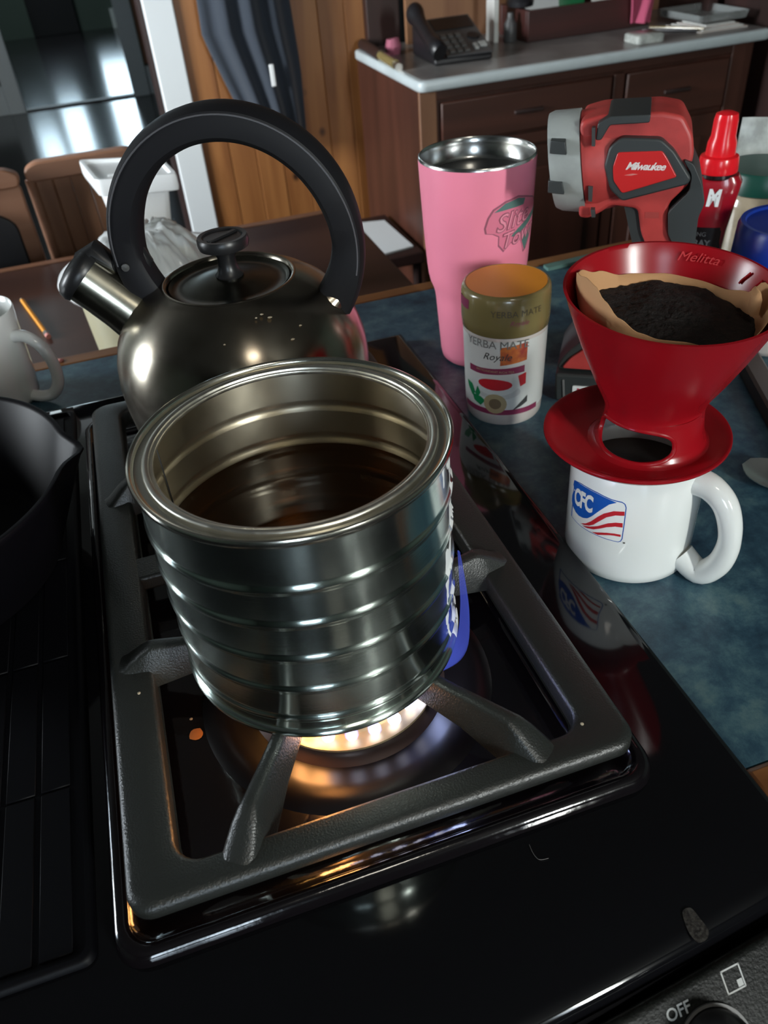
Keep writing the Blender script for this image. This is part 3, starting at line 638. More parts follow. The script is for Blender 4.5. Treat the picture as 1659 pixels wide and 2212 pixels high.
kt.part('knob_bar', G().box(kk[0] - .0125, kk[0] + .0125, kk[1] - .0020, kk[1] + .0020, z0 + .0276, z0 + .0292).xf(Matrix.Translation((kk[0], kk[1], 0)) @ Matrix.Rotation(R(35), 4, 'Z') @ Matrix.Translation((-kk[0], -kk[1], 0))), 'black', parent=lid, bevel=.0005)
ph = R(-20.6); u = Vector((cos(ph), sin(ph), 0)); nr = Vector((sin(ph), -cos(ph), 0)); hc = Vector((K[0], K[1], 1.107)) + u * .0106
rings = []; N = 72
for i in range(N + 1):
    t = -.58 + (PI + 1.10) * i / N
    e = u * cos(t); ez = Vector((0, 0, sin(t)))
    end = min(1, i / 4, (N - i) / 4); 
    hw = .0148 * (.72 + .28 * min(1, max(0, sin(t)) * 2 + .2)); th = .0205 + .006 * max(0, -sin(t)) * 2
    sec = []
    for q, d_ in ((-hw, -.004), (-hw * .92, -.0016), (-hw * .55, .0006), (0, .0016), (hw * .55, .0006), (hw * .92, -.0016), (hw, -.004), (hw, -th + .004), (hw * .8, -th + .001), (hw * .4, -th), (-hw * .4, -th), (-hw * .8, -th + .001), (-hw, -th + .004)):
        ra_ = .0860 + d_; rz_ = .0905 + d_
        sec.append(hc + e * ra_ + ez * rz_ + nr * q)
    rings.append(sec)
kt.part('handle', G().loft(rings), 'handlem', ang=40)
kt.part('handle_glint', G().tube([r_[6].lerp(r_[5], .3) for r_ in rings[6:-8]], .0006, seg=6), 'seam')  # thin raised bead, its grey paints the highlight along the handle edge
kt.part('handle_socket', G().tube([Vector((K[0], K[1], 1.050)) + u * .036, Vector((K[0], K[1], 1.056)) + u * .054, Vector((K[0], K[1], 1.064)) + u * .070, hc + u * cos(-.46) * .0765 + Vector((0, 0, sin(-.46) * .082 + .002)), hc + u * cos(-.38) * .078 + Vector((0, 0, sin(-.38) * .082 + .002))], [.034, .0275, .0185, .0090, .0060], seg=32, up=(0, 0, 1), flat=.85), 'kettle', ang=80)
kt.part('handle_socket', G().tube([Vector((K[0], K[1], 1.050)) - u * .036, Vector((K[0], K[1], 1.058)) - u * .052, hc - u * cos(.48) * .070 + Vector((0, 0, -sin(.48) * .076))], [.034, .0255, .0100], seg=32, up=(0, 0, 1), flat=.85), 'kettle', ang=80)
sd = -u; sp0 = Vector((K[0], K[1], 1.058)) + sd * .066; sdir = (sd * .68 + Vector((0, 0, .68))).normalized()
kt.part('spout', G().tube([sp0, sp0 + sdir * .02, sp0 + sdir * .036, sp0 + sdir * .0500], [.0225, .0205, .0200, .0202], seg=40), 'spout', ang=50)
ce = sp0 + sdir * .0495
cap = kt.part('spout_cap', G().tube([ce, ce + sdir * .003, ce + sdir * .0080, ce + sdir * .0115, ce + sdir * .0135], [.0212, .0222, .0212, .0165, .0070], seg=40), 'black', ang=50)
kt.part('lever', G().tube([ce + sdir * .004 - sd * .004 + Vector((0, 0, .008)), ce - sd * .012 + Vector((0, 0, .018)), hc - u * .0880 + Vector((0, 0, -.006)), hc - u * .0800 + Vector((0, 0, .006))], [.0110, .0100, .0085, .0060], seg=12, flat=.7, up=(0, 0, 1)), 'black', parent=cap)
tp = hc + u * cos(PI - .02) * .0700 + Vector((0, 0, .004)) 
kt.part('trigger', G().tube([tp, tp + u * .004 + Vector((0, 0, -.010)), tp + u * .002 + Vector((0, 0, -.020))], [.0045, .005, .003], seg=10), 'black')
kt.part('rivet', G().lathe((0, 0), [(.0001, 0), (.0028, 0), (.0026, .001), (.0001, .0014)], seg=16).xf(Matrix.Translation(hc - u * .0765 + nr * .0138 + Vector((0, 0, -.004))) @ Matrix.Rotation(R(90), 4, 'X')), 'ink')
random.seed(3)
for i, (aa, zz) in enumerate(((-84, 1.081), (-80, 1.082), (-76, 1.0795), (-104, 1.071), (-62, 1.0705), (-70, 1.066))):
    a = R(aa); zrel = zz - ZC
    rr_ = .0700 + (.1135 - zrel) * .95
    kt.part('lime_fleck', G().lathe((K[0] + rr_ * cos(a), K[1] + rr_ * sin(a)), [(.0001, zz - .0004), (.0009 + .0004 * (i % 3), zz), (.0001, zz + .0006)], seg=6), 'crumb')

# ============================================================ MUG, DRIPPER
MC = (.2759, .3692)
mug = Thing('coffee_mug', 'white mug with a blue and red striped flag logo under the red dripper', 'mug', (MC[0], MC[1], CT))
mug.part('body', G().lathe(MC, [(.036, CT + .0015), (.0375, CT), (.0400, CT + .0002), (.0428, CT + .003), (.0436, CT + .009), (.0437, CT + .05), (.0437, .9945), (.0431, .9962), (.0418, .9962), (.0412, .994), (.0408, .96), (.0405, CT + .012), (.036, CT + .006), (.0001, CT + .006)], seg=96), 'white', ang=50)
am = R(-63); um = Vector((cos(am), sin(am), 0)); m0 = Vector((MC[0], MC[1], 0))
hp = curve([m0 + um * r_ + Vector((0, 0, z)) for r_, z in ((.0410, .9835), (.0520, .9825), (.0625, .9745), (.0690, .9590), (.0705, .9420), (.0665, .9250), (.0560, .9130), (.0415, .9205))], 5)
mug.part('handle', G().tube(hp, [.0072 + .0022 * abs(i / (len(hp) - 1) - .5) * 2 for i in range(len(hp))], seg=20, flat=1.0), 'white', ang=60)
def D(name, poly, m, r=.0440, th=None, C=MC, lab=None, T=mug): return T.part(name, cyl_decal([p for p in poly], C, r, 5), m, recalc=False, ang=80)
def ang(l): return [((a - 360 if a > 90 else a), z) for a, z in l]
outline = ang([(172, .9735), (-176.3, .9770), (-166, .9782), (-156.2, .9787), (-142.9, .9778), (-134.2, .9779), (-131.5, .9768), (-130.0, .9740), (-129.6, .9603), (-129.6, .9475), (-130.6, .9452), (-132.7, .9440), (-141.7, .9438), (-155.4, .9435), (-170.6, .9428), (172, .9425)])
D('logo_border', outline, 'inkblue', .04385)
inner = ang([(174, .9732), (-176.3, .9765), (-166, .9776), (-156.2, .9780), (-142.9, .9771), (-134.2, .9772), (-132.2, .9764), (-130.8, .9740), (-130.4, .9603), (-130.4, .9478), (-131.2, .9457), (-132.9, .9446), (-141.7, .9444), (-155.4, .9441), (-170.6, .9434), (174, .9431)])
D('logo_ground', inner, 'white', .04395)
blue = ang([(172, .9730), (-176.3, .9762), (-166, .9774), (-156.2, .9778), (-145, .9771), (-138.4, .9764), (-144.6, .9731), (-151.9, .9657), (-159.9, .9569), (-164, .9535), (-168.4, .9516), (-174, .9503), (-179.6, .9505), (175, .9522), (171.1, .9550), (170.8, .9602), (172.5, .9640), (176.0, .9668), (171, .969)])
D('logo_blue_field', blue, 'inkblue', .04405)
for nm, pl_ in (('logo_stripe', [(-170.9, .9457), (-165, .9485), (-159.3, .9532), (-153, .9600), (-148.1, .9644), (-140, .9690), (-131.1, .9707), (-130.7, .9673), (-138, .9660), (-145.4, .9622), (-152, .9560), (-156.5, .9516), (-161, .9486), (-167, .9463)]),
                ('logo_stripe', [(-168.7, .9448), (-160, .9482), (-152.4, .9520), (-143.5, .9577), (-137, .9602), (-131.3, .9610), (-130.8, .9574), (-137, .9568), (-144.2, .9541), (-150, .9508), (-156.0, .9476), (-163, .9455)]),
                ('logo_stripe', [(-157.4, .9447), (-150, .9474), (-143.6, .9495), (-137, .9508), (-131.5, .9511), (-131.3, .9492), (-137, .9490), (-141.1, .9482), (-147, .9464), (-151.3, .9448)])):
    D(nm, pl_, 'inkred', .0441)
v, f = text_geo('CFC', .0185, space=.95, bold=.0008)
mug.part('logo_letters', G().add([(MC[0] + .0442 * cos(R(-171.5) + p[0] * .56 / .0442), MC[1] + .0442 * sin(R(-171.5) + p[0] * .56 / .0442), .9645 + p[1] + p[0] * .10) for p in v], f), 'white', recalc=False)
mug.part('registered_mark', cyl_decal([(-127.8 + 1.1 * cos(R(t)), .9445 + .0008 * sin(R(t))) for t in range(0, 360, 45)], MC, .0440), 'inkgrey', recalc=False)

DC = (.2790, .3650)
dr = Thing('pour_over_dripper', 'glossy red plastic pour over coffee dripper standing on the white mug', 'coffee dripper', (DC[0], DC[1], .9965))
DCs = (.2720, .3715)
dr.part('saucer', G().lathe(DCs, [(.030, .9970), (.0400, .9972), (.0480, .9982), (.0550, 1.0010), (.0583, 1.0040), (.0592, 1.0052), (.0590, 1.0066), (.0578, 1.0070), (.0540, 1.0050), (.0470, 1.0018), (.0380, 1.0008), (.030, 1.0006)], seg=96, close=True), 'red', ang=60)
# skirt with window, then wedge cone
def ell(c, rx, ry, z, n=96, tilt=0): return [Vector((c[0] + rx * cos(2 * PI * k / n), c[1] + ry * sin(2 * PI * k / n), z + tilt * sin(2 * PI * k / n) * ry)) for k in range(n)]
zs = [(1.0005, .0400, .0385, 0), (1.0020, .0358, .0345, 0), (1.0060, .0335, .0322, 0), (1.0120, .0322, .0306, 0), (1.0190, .0315, .0290, 0), (1.0240, .0312, .0280, 0), (1.0300, .0322, .0280, 0), (1.0370, .0352, .0310, 0), (1.0500, .0415, .0385, .01), (1.0700, .0500, .0485, .03), (1.0900, .0575, .0570, .06), (1.1010, .0612, .0612, .075), (1.1030, .0622, .0622, .075)]
th_ = .0018
def zs_at(z):
    for q0, q1 in zip(zs, zs[1:]):
        if z <= q1[0] + 1e-9: t = max(0, (z - q0[0]) / (q1[0] - q0[0])); return (z, q0[1] + (q1[1] - q0[1]) * t, q0[2] + (q1[2] - q0[2]) * t, q0[3] + (q1[3] - q0[3]) * t)
    return zs[-1]
zz_ = [1.0005, 1.0014] + [1.0024 + .0011 * i for i in range(24)] + [1.0300, 1.0335, 1.0370, 1.0430, 1.0500, 1.0600, 1.0700, 1.0800, 1.0900, 1.0960, 1.1010, 1.1030]
zf = [zs_at(z) for z in zz_]
g = G(); n = 192
outer = [ell(DC, a_, b_, z, n, t_) for z, a_, b_, t_ in zf]; innr = [ell(DC, a_ - th_, b_ - th_, z, n, t_) for z, a_, b_, t_ in zf]
vs = [p for r_ in outer + innr for p in r_]; fs = []; m_ = len(zf)
HA, HZ, HHA, HHZ = 208.0, 1.0130, 56.0, .0108
def hole(i, k):
    if i < 1 or i > 27: return False
    a = (360.0 * (k + .5) / n) % 360; z = (zf[i][0] + zf[min(i + 1, m_ - 1)][0]) / 2
    return abs((a - HA) / HHA) ** 2.6 + abs((z - HZ) / HHZ) ** 2.6 < 1
for i in range(m_ - 1):
    for k in range(n):
        q = (k + 1) % n
        if hole(i, k): continue
        fs.append((i * n + k, i * n + q, (i + 1) * n + q, (i + 1) * n + k)); o2 = m_ * n
        fs.append((o2 + i * n + q, o2 + i * n + k, o2 + (i + 1) * n + k, o2 + (i + 1) * n + q))
top = (m_ - 1) * n
for k in range(n): q = (k + 1) % n; fs.append((top + k, top + q, m_ * n + top + q, m_ * n + top + k))
g.add(vs, fs); dr.part('cone', g, 'red', ang=60)
lp = []
for k in range(96):
    t = 2 * PI * k / 96; ca, sa = cos(t), sin(t); a_ = HA + HHA * math.copysign(abs(ca) ** (2 / 2.6), ca); z = HZ + HHZ * math.copysign(abs(sa) ** (2 / 2.6), sa)
    q_ = zs_at(z); lp.append(Vector((DC[0] + (q_[1] - th_ / 2) * cos(R(a_)), DC[1] + (q_[2] - th_ / 2) * sin(R(a_)), z)))
dr.part('window_lip', G().tube(lp, .0015, seg=10, closed=True), 'red')
dr.part('cone_floor', G().lathe(DC, [(.0001, 1.0260), (.0290, 1.0262), (.0290, 1.0280), (.0001, 1.0280)], seg=48), 'red')
# embossed script on the inner back wall
v, f = text_geo('Melitta', .0095, shear=.35); g = G(); r0 = .0592
def wall_r(z): return .0490 + (z - 1.070) * (.0598 - .0490) / .033
gv = []
for p in v:
    z = 1.1000 + p[1] * .8; aa = R(41) - p[0] / .058; rr_ = wall_r(z - .0045) - .0012
    gv.append((DC[0] + rr_ * cos(aa), DC[1] + rr_ * sin(aa), z))
g.add(gv, f); dr.part('embossed_script', g, mat('red_highlight', (.55, .05, .055), .2), recalc=False)
for k_ in range(3):
    aa = R(-16 + k_ * 11) ; pts = [Vector((DC[0] + (wall_r(z) - .0012) * cos(aa + R(4) * s_), DC[1] + (wall_r(z) - .0012) * sin(aa + R(4) * s_), z + .004 * sin(aa))) for z, s_ in ((1.0985, 0), (1.096, .4), (1.0935, .9), (1.091, 1.2))]
    dr.part('rib', G().tube(pts, .0007, seg=6), 'red')
# paper filter and coffee grounds
ff = Thing('paper_filter', 'brown paper coffee filter sagging inside the red dripper', 'coffee filter', (DC[0], DC[1], 1.03))
n = 120; tops = {}
ctrl = [(0, 1.0900), (18, 1.0870), (40, 1.0880), (65, 1.0900), (90, 1.0920), (110, 1.0980), (130, 1.1050), (150, 1.1110), (165, 1.1140), (176, 1.1130), (186, 1.1080), (200, 1.1010), (215, 1.0950), (228, 1.0925), (245, 1.0930), (262, 1.0905), (280, 1.0890), (295, 1.0905), (315, 1.0925), (335, 1.0930), (343, 1.0985), (352, 1.0990), (360, 1.0900)]
def ftop(a):
    for (a0, z0_), (a1, z1_) in zip(ctrl, ctrl[1:]):
        if a0 <= a <= a1: t = (a - a0) / (a1 - a0); t = t * t * (3 - 2 * t); return z0_ + (z1_ - z0_) * t
    return ctrl[0][1]
def cone_r(z):
    zz = [(q[0], q[1]) for q in zs]
    for (z0_, r0_), (z1_, r1_) in zip(zz[5:], zz[6:]):
        if z <= z1_: t = max(0, (z - z0_) / (z1_ - z0_)); return r0_ + (r1_ - r0_) * t
    return zz[-1][1]
def fpos(k, t, dr_=0):
    a = 360.0 * k / n; zt = ftop(a); z = 1.036 + (zt - 1.036) * t; A = R(a)
    slack = .0025 + .0010 * sin(5 * A) * t + t * (.0100 * max(0, cos((A - R(215)) * 1.15)) ** 1.5 if 130 < a < 300 else 0)
    q_ = zs_at(min(z, 1.097)); rx_ = min(q_[1] - .0018 - slack, .0575) - dr_; ry_ = min(q_[2] - .0018 - slack, .0570) - dr_
    return Vector((DC[0] + rx_ * cos(A), DC[1] + ry_ * sin(A), z))
rows = 9; vs = []; fs = []
for side in (0, 1):
    for j in range(rows):
        for k in range(n): vs.append(fpos(k, j / (rows - 1), .0004 * side))
for side in (0, 1):
    b_ = side * rows * n
    for j in range(rows - 1):
        for k in range(n):
            q = (k + 1) % n; fs.append((b_ + j * n + k, b_ + j * n + q, b_ + (j + 1) * n + q, b_ + (j + 1) * n + k))
for k in range(n): q = (k + 1) % n; fs.append(((rows - 1) * n + k, (rows - 1) * n + q, rows * n + (rows - 1) * n + q, rows * n + (rows - 1) * n + k))
ff.part('paper', G().add(vs, fs), 'paper', ang=70)
aa = R(-20); g = G()
ff.part('folded_corner', G().loft([[Vector((DC[0] + r_ * cos(R(t)), DC[1] + r_ * sin(R(t)), z)) for t, r_ in ((-26, .046), (-21, .0445), (-14, .046), (-8, .049), (-10, .0505), (-20, .0498), (-26, .0492))] for z in (1.086, 1.091, 1.0955)] + [[Vector((DC[0] + r_ * cos(R(t)), DC[1] + r_ * sin(R(t)), 1.0985)) for t, r_ in ((-24, .0470), (-21, .0465), (-15, .0475), (-11, .049), (-12, .0495), (-20, .049), (-24, .0485))]]), 'paper', ang=70)
g = G(); n = 120; nr_, na = 34, 120; vs = [Vector((DC[0], DC[1], 1.0855))]; fs = []
for i in range(1, nr_ + 1):
    for k in range(na):
        A = 2 * PI * k / na; ff_ = fpos(int(k * n / na) % n, .88); rmax = (Vector((ff_.x - DC[0], ff_.y - DC[1])).length) - .0012; r_ = rmax * i / nr_; p = Vector((DC[0] + r_ * cos(A), DC[1] + r_ * sin(A), 0))
        z = 1.0825 + .0020 * noise.noise(p * 60) + .0011 * noise.noise(p * 320) + .0008 * noise.noise(p * 900) + .004 * sin(A) * i / nr_ - .0035 * max(0, cos(A + R(60))) * i / nr_ + .002 * (1 - (i / nr_) ** 2)
        p.z = z; vs.append(p)
for k in range(na): fs.append((0, 1 + k, 1 + (k + 1) % na))
for i in range(nr_ - 1):
    for k in range(na): q = (k + 1) % na; fs.append((1 + i * na + k, 1 + i * na + q, 1 + (i + 1) * na + q, 1 + (i + 1) * na + k))
o = put('coffee_grounds', G().add(vs, fs), 'coffee', org=(DC[0], DC[1], 1.085), ang=180); o['kind'] = 'stuff'; o['label'] = 'dark ground coffee heaped in the brown paper filter'; o['category'] = 'coffee'

g = G().lathe(MC, [(.0001, .972), (.0404, .972)], seg=64); g.f = [f for f in g.f if len(f) < 20]
single('brewed_coffee', 'dark brown brewed coffee inside the white mug seen through the dripper opening', 'coffee', g, mat('brewed_coffee', (.05, .025, .015), .1), (MC[0], MC[1], .972))
# ============================================================ TUMBLER
TC = (.296, .6867)
tb = Thing('pink_tumbler', 'tall pink steel tumbler without lid behind the tea jar', 'tumbler', (TC[0], TC[1], CT))
tb.part('body', G().shell(TC, [(.028, CT + .001), (.0325, CT), (.0355, CT + .003), (.0368, CT + .010), (.0385, .940), (.0405, .970), (.0412, .9760), (.0428, .9820), (.0455, .9890), (.0468, .9960), (.0478, 1.005), (.0500, 1.040), (.0516, 1.075), (.0524, 1.0975), (.0523, 1.0990)], seg=96), 'pink', ang=60)
tb.part('rim', G().shell(TC, [(.0523, 1.0988), (.0521, 1.1010), (.0512, 1.1018), (.0504, 1.1008), (.0500, 1.0960), (.0496, 1.0850), (.0480, 1.0830), (.0472, 1.0822)], seg=96), 'steel', ang=60)
tb.part('inner_wall', G().lathe(TC, [(.0001, .925), (.034, .925), (.038, .970), (.044, .992), (.0472, 1.0826)], seg=80), 'steeldark', ang=60)
TR = lambda z: .0478 + (z - 1.005) * (.0516 - .0478) / .07 + .00035
tl = [(a_ * 1.06 - 7 if True else a_, z_) for a_, z_ in [(-94.0, 1.0510), (-91, 1.0600), (-86, 1.0670), (-74, 1.0725), (-60, 1.0745), (-48, 1.0715), (-30, 1.066), (-20, 1.058), (-24, 1.045), (-30, 1.034), (-40, 1.022), (-46, 1.0200), (-50, 1.0290), (-54, 1.0350), (-66, 1.0335), (-74, 1.0270), (-80, 1.0335), (-80, 1.0420), (-86, 1.0450), (-93, 1.0460)]]
tb.part('badge_outline', cyl_decal(tl, TC, lambda z: TR(z) + .0, 5), 'mauve', recalc=False)
tb.part('badge_ground', cyl_decal([(-68 + (a_ + 68) * .95, 1.0505 + (z - 1.0505) * .94) for a_, z in tl], TC, lambda z: TR(z) + .0001, 5), mat('pink_print', (.75, .20, .30), .4), recalc=False)
for pl_ in ([(-85, 1.0640), (-74, 1.0705), (-60, 1.0725), (-50, 1.0700), (-52, 1.0650), (-70, 1.0650)], [(-66, 1.0400), (-58, 1.0450), (-40, 1.0520), (-22, 1.0560), (-24, 1.0500), (-44, 1.0440), (-60, 1.0380)], [(-52, 1.0350), (-36, 1.0390), (-28, 1.0400), (-44, 1.0215)]):
    tb.part('badge_green', cyl_decal([(a_ * 1.06 - 7, z_) for a_, z_ in pl_], TC, lambda z: TR(z) + .0002, 5), 'teal', recalc=False)
for s_, a_, z_, sz in (('Slite', -74, 1.0545, .0215), ('Town', -64, 1.0385, .0190)):
    v, f = text_geo(s_, sz, shear=.25, bold=.0007); tb.part('badge_letters', G().add([(TC[0] + (TR(z_ + p[1]) + .0004) * cos(R(a_) + p[0] / .05), TC[1] + (TR(z_ + p[1]) + .0004) * sin(R(a_) + p[0] / .05), z_ + p[1] + p[0] * .12) for p in v], f), 'mauve', recalc=False)
    v, f = text_geo(s_, sz, shear=.25, bold=-.0001); tb.part('badge_letters', G().add([(TC[0] + (TR(z_ + p[1]) + .0006) * cos(R(a_) + p[0] / .05), TC[1] + (TR(z_ + p[1]) + .0006) * sin(R(a_) + p[0] / .05), z_ + p[1] + p[0] * .12) for p in v], f), mat('pink_letter', (.85, .30, .40), .4), recalc=False)

# ============================================================ TEA JAR
JC = (.2765, .5805)
jar = Thing('tea_jar', 'white labelled yerba mate tea jar with an orange topped gold lid', 'jar', (JC[0], JC[1], CT))
jar.part('body', G().lathe(JC, [(.029, CT + .0015), (.0320, CT), (.0338, CT + .003), (.0343, CT + .010), (.0354, .955), (.0362, .990), (.0350, .994), (.034, .996)], seg=80), 'milky', ang=60)
jar.part('label_sleeve', G().shell(JC, [(.03465, CT + .014), (.0356, .955), (.0364, .9885)], seg=80), 'label')
lidj = jar.part('lid', G().lathe(JC, [(.0362, .9915), (.0372, .9925), (.0378, 1.0005), (.0378, 1.0190), (.0374, 1.0240), (.0362, 1.0268), (.0345, 1.0276), (.0335, 1.0268), (.033, 1.0230), (.031, 1.022)], seg=80), 'jarlid', ang=50)
jar.part('lid_top', G().lathe(JC, [(.0340, 1.0274), (.0332, 1.0262), (.0300, 1.0225), (.0150, 1.0205), (.0001, 1.0202)], seg=80), 'orange', parent=lidj, ang=60)
JR = lambda z: .03465 + (z - .919) * (.0364 - .03465) / .0695 + .0004
def J(name, poly, m, dz=0): jar.part(name, cyl_decal(poly, JC, lambda z: JR(z) + dz, 6), m, recalc=False)
def Jt(s_, a_, z_, sz, m, **k):
    v, f = text_geo(s_, sz, **k); jar.part('label_text', G().add([(JC[0] + (JR(z_) + .0003) * cos(R(a_) + p[0] / .036), JC[1] + (JR(z_) + .0003) * sin(R(a_) + p[0] / .036), z_ + p[1]) for p in v], f), m, recalc=False)
Jt('YERBA MATE', -127, .9855, .0102, 'inkgrey', space=.95)
Jt('Royale', -126, .9745, .0090, 'ink', shear=.4)
J('picture_patch', [(-121, .9835), (-84, .9870), (-84, .9700), (-121, .9665)], 'inkorange', -.0002)
J('plum_band', [(-170, .9620), (-150, .9622), (-130, .9632), (-105, .9645), (-87, .9656), (-87, .9590), (-105, .9585), (-130, .9575), (-150, .9562), (-170, .9560)], 'inkplum')
Jt('ANTIOXIDANT RICH TEA', -129, .9604, .0030, 'inkgold')
J('red_patch', [(-96, .9560), (-84, .9580), (-84, .9470), (-92, .9450)], 'inkred')
el = lambda ca, cz, ra_, rz_: [(ca + ra_ * cos(R(t)), cz + rz_ * sin(R(t))) for t in range(0, 360, 20)]
J('cup_saucer', el(-125, .9400, 34, .0075), mat('saucer_print', (.50, .50, .49), .4))
J('cup_picture', el(-128, .9465, 33, .0100), 'label', .00006)
J('tea_picture', el(-128.5, .9475, 25, .0056), 'inkred', .00012)
for pl_ in ([(-178, .9435), (-166, .9425), (-160, .9350), (-166, .9310), (-176, .9380)], [(-160, .9350), (-155, .9430), (-150, .9370), (-156, .9300)], [(-166, .9330), (-150, .9330), (-142, .9300), (-150, .9240), (-162, .9270)]): J('leaf_picture', pl_, 'inkgreen', .0001)
J('seal', el(-127.5, .9282, 17, .0100), 'inkgold', .00014); J('seal_centre', el(-127.5, .9282, 9, .0054), mat('seal_brown', (.17, .12, .07), .4), .00018)
J('seed_picture', [(-103, .9215), (-88, .9300), (-80, .9345), (-80, .9280), (-90, .9245)], 'ink', .0001)
J('bottom_band', [(-185, .9190 - .002), (-60, .9190 - .002), (-60, .9202 + .002), (-185, .9202 + .002)], 'inkplum')
v, f = text_geo('YERBA MATE', .0078); jar.part('lid_text', G().add([(JC[0] + .0380 * cos(R(-100) + p[0] / .0378), JC[1] + .0380 * sin(R(-100) + p[0] / .0378), 1.0135 + p[1]) for p in v], f), mat('olive_print', (.07, .055, .03), .4), parent=lidj, recalc=False)
v, f = text_geo('Royale', .0060, shear=.4); jar.part('lid_text', G().add([(JC[0] + .0380 * cos(R(-98) + p[0] / .0378), JC[1] + .0380 * sin(R(-98) + p[0] / .0378), 1.0055 + p[1]) for p in v], f), 'inkplum', parent=lidj, recalc=False)
jar.part('lid_patch', cyl_decal([(-195, 1.0205), (-168, 1.0205), (-169, 1.0120), (-195, 1.0120)], JC, .0380), 'inkplum', parent=lidj, recalc=False)

# ============================================================ CORDLESS WORK LIGHT
P0 = (.37, .56); ul = (.83434, -.55126)
wl = Thing('cordless_work_light', 'red and black cordless work light with a grey bezel behind the dripper', 'work light', (.385, .565, CT))
nx = (-ul[1], ul[0])
def V3(a_, w, z): return Vector((P0[0] + ul[0] * a_ + nx[0] * w, P0[1] + ul[1] * a_ + nx[1] * w, z))
# axis of the lamp head runs along -u, slightly downwards
hz = 1.1075
def headring(a_, ry, rz, cz, w0=.020, n=40, tilt=.27):
    out = []
    for k in range(n):
        t = 2 * PI * k / n; dz = rz * sin(t); out.append(V3(a_ + tilt * dz * -1 * .6, w0 + ry * cos(t), cz + dz))
    return out
wl.part('bezel', G().loft([headring(-.0500, .024, .028, 1.1060), headring(-.0600, .030, .0335, 1.1060), headring(-.0605, .0325, .0355, 1.1060), headring(-.0560, .0345, .0375, 1.1060), headring(-.0400, .0360, .0385, 1.1062), headring(-.0360, .0362, .0388, 1.1062)]), 'toolgrey', ang=40)
wl.part('lens', G().loft([headring(-.0515, .022, .026, 1.106), headring(-.0512, .001, .001, 1.106)]), 'glass')
for cz_ in (1.1255, 1.0960):
    wl.part('bezel_slot', G().loft([[V3(-.0612, -.0128, cz_ - .0045), V3(-.0612, -.0128, cz_ + .0050), V3(-.0500, -.0166, cz_ + .0050), V3(-.0480, -.0166, cz_ - .0045)], [V3(-.0612, .012, cz_ - .0045), V3(-.0612, .012, cz_ + .0050), V3(-.0500, .012, cz_ + .0050), V3(-.0480, .012, cz_ - .0045)]]), 'toolblack', bevel=.0006)
body = rpoly([(-.0405, 1.1420), (-.0251, 1.1462), (.0177, 1.1478), (.0330, 1.1450), (.0420, 1.1311), (.0447, 1.118), (.0430, 1.1040), (.0450, 1.0970), (.0319, 1.082), (.0333, 1.0676), (.0420, 1.045), (.0470, 1.020), (.0250, 1.015), (.0188, 1.0485), (.014, 1.0579), (.0091, 1.0774), (-.0116, 1.0800), (-.0190, 1.0740), (-.0290, 1.0690), (-.0360, 1.0700)], .004)
wl.part('housing', G().vprism(body, P0, ul, -.006, .046), 'toolred', bevel=.006, seg=4, ang=50)
wl.part('head_housing', G().loft([headring(-.0362, .0330, .0360, 1.1062), headring(-.0350, .0350, .0375, 1.1062), headring(-.0260, .0350, .0378, 1.1070), headring(-.0100, .0315, .0360, 1.1090), headring(.0080, .0270, .033, 1.1110)]), 'toolred', ang=50)
vent = [[(-.0300, 1.1270), (-.0275, 1.1270), (-.0285, 1.1400), (-.0310, 1.1400)], [(-.0300, 1.0980), (-.0265, 1.0975), (-.0262, 1.0860), (-.0290, 1.0865)], [(-.0268, 1.0800), (-.0235, 1.0800), (-.0225, 1.0740), (-.0255, 1.0740)]]
wl.part('top_vent', G().vprism(rpoly([(-.0270, 1.1425), (-.0186, 1.1474), (.0100, 1.1484), (.0098, 1.1428), (-.0180, 1.1415), (-.0235, 1.1310), (-.0275, 1.1310)], .0015), P0, ul, -.0150, .040), 'toolblack', bevel=.0008)
for vv in vent: wl.part('vent_slot', G().vprism(vv, P0, ul, -.0158, -.010), 'ink')
fo = rpoly([(-.0195, 1.1120), (-.0170, 1.1260), (-.0090, 1.1325), (.0195, 1.1315), (.0300, 1.1230), (.0448, 1.1035), (.0430, 1.0990), (-.0035, 1.0860), (-.0135, 1.0950)], .003)
wl.part('rubber_frame', G().vprism(fo, P0, ul, -.0145, .0), 'toolblack', bevel=.0015)
fi = rpoly([(-.0130, 1.1120), (-.0105, 1.1225), (.0215, 1.1235), (.0255, 1.1185), (.0345, 1.1050), (-.0040, 1.0925), (-.0115, 1.1020)], .002)
plate = wl.part('name_plate', G().vprism(fi, P0, ul, -.0156, -.010), mat('plate_red', (.55, .02, .02), .3), bevel=.0006)
v, f = text_geo('Milwaukee', .0076, shear=.45, bold=.00018, space=.86)
wl.part('script', G().add([V3(.0105 + p[0], -.0159, 1.1125 + p[1] + p[0] * -.02) for p in v], f), mat('script_white', (.75, .68, .66), .4), parent=plate, recalc=False)
wl.part('swoosh', G().vprism([(-.004, 1.1062), (.002, 1.1075), (.006, 1.1070), (.001, 1.1060)], P0, ul, -.0159, -.0155), mat('swoosh_pink', (.6, .2, .18), .4), parent=plate)
grip = rpoly([(.0370, 1.1160), (.0450, 1.1130), (.0533, 1.0985), (.0579, 1.0841), (.0549, 1.0734), (.0560, 1.0477), (.0600, 1.018), (.0430, 1.016), (.0400, 1.0510), (.0345, 1.0590), (.0320, 1.0766), (.0450, 1.0925), (.0450, 1.1050)], .003)
wl.part('rubber_grip', G().vprism(grip, P0, ul, -.0100, .050), 'toolblack', bevel=.005, seg=3, ang=50)
wl.part('trigger', G().vprism(rpoly([(-.0015, 1.0782), (.0115, 1.0782), (.0145, 1.0653), (.0260, 1.0400), (.0110, 1.0400)], .001), P0, ul, -.002, .042), 'toolblack', bevel=.001)
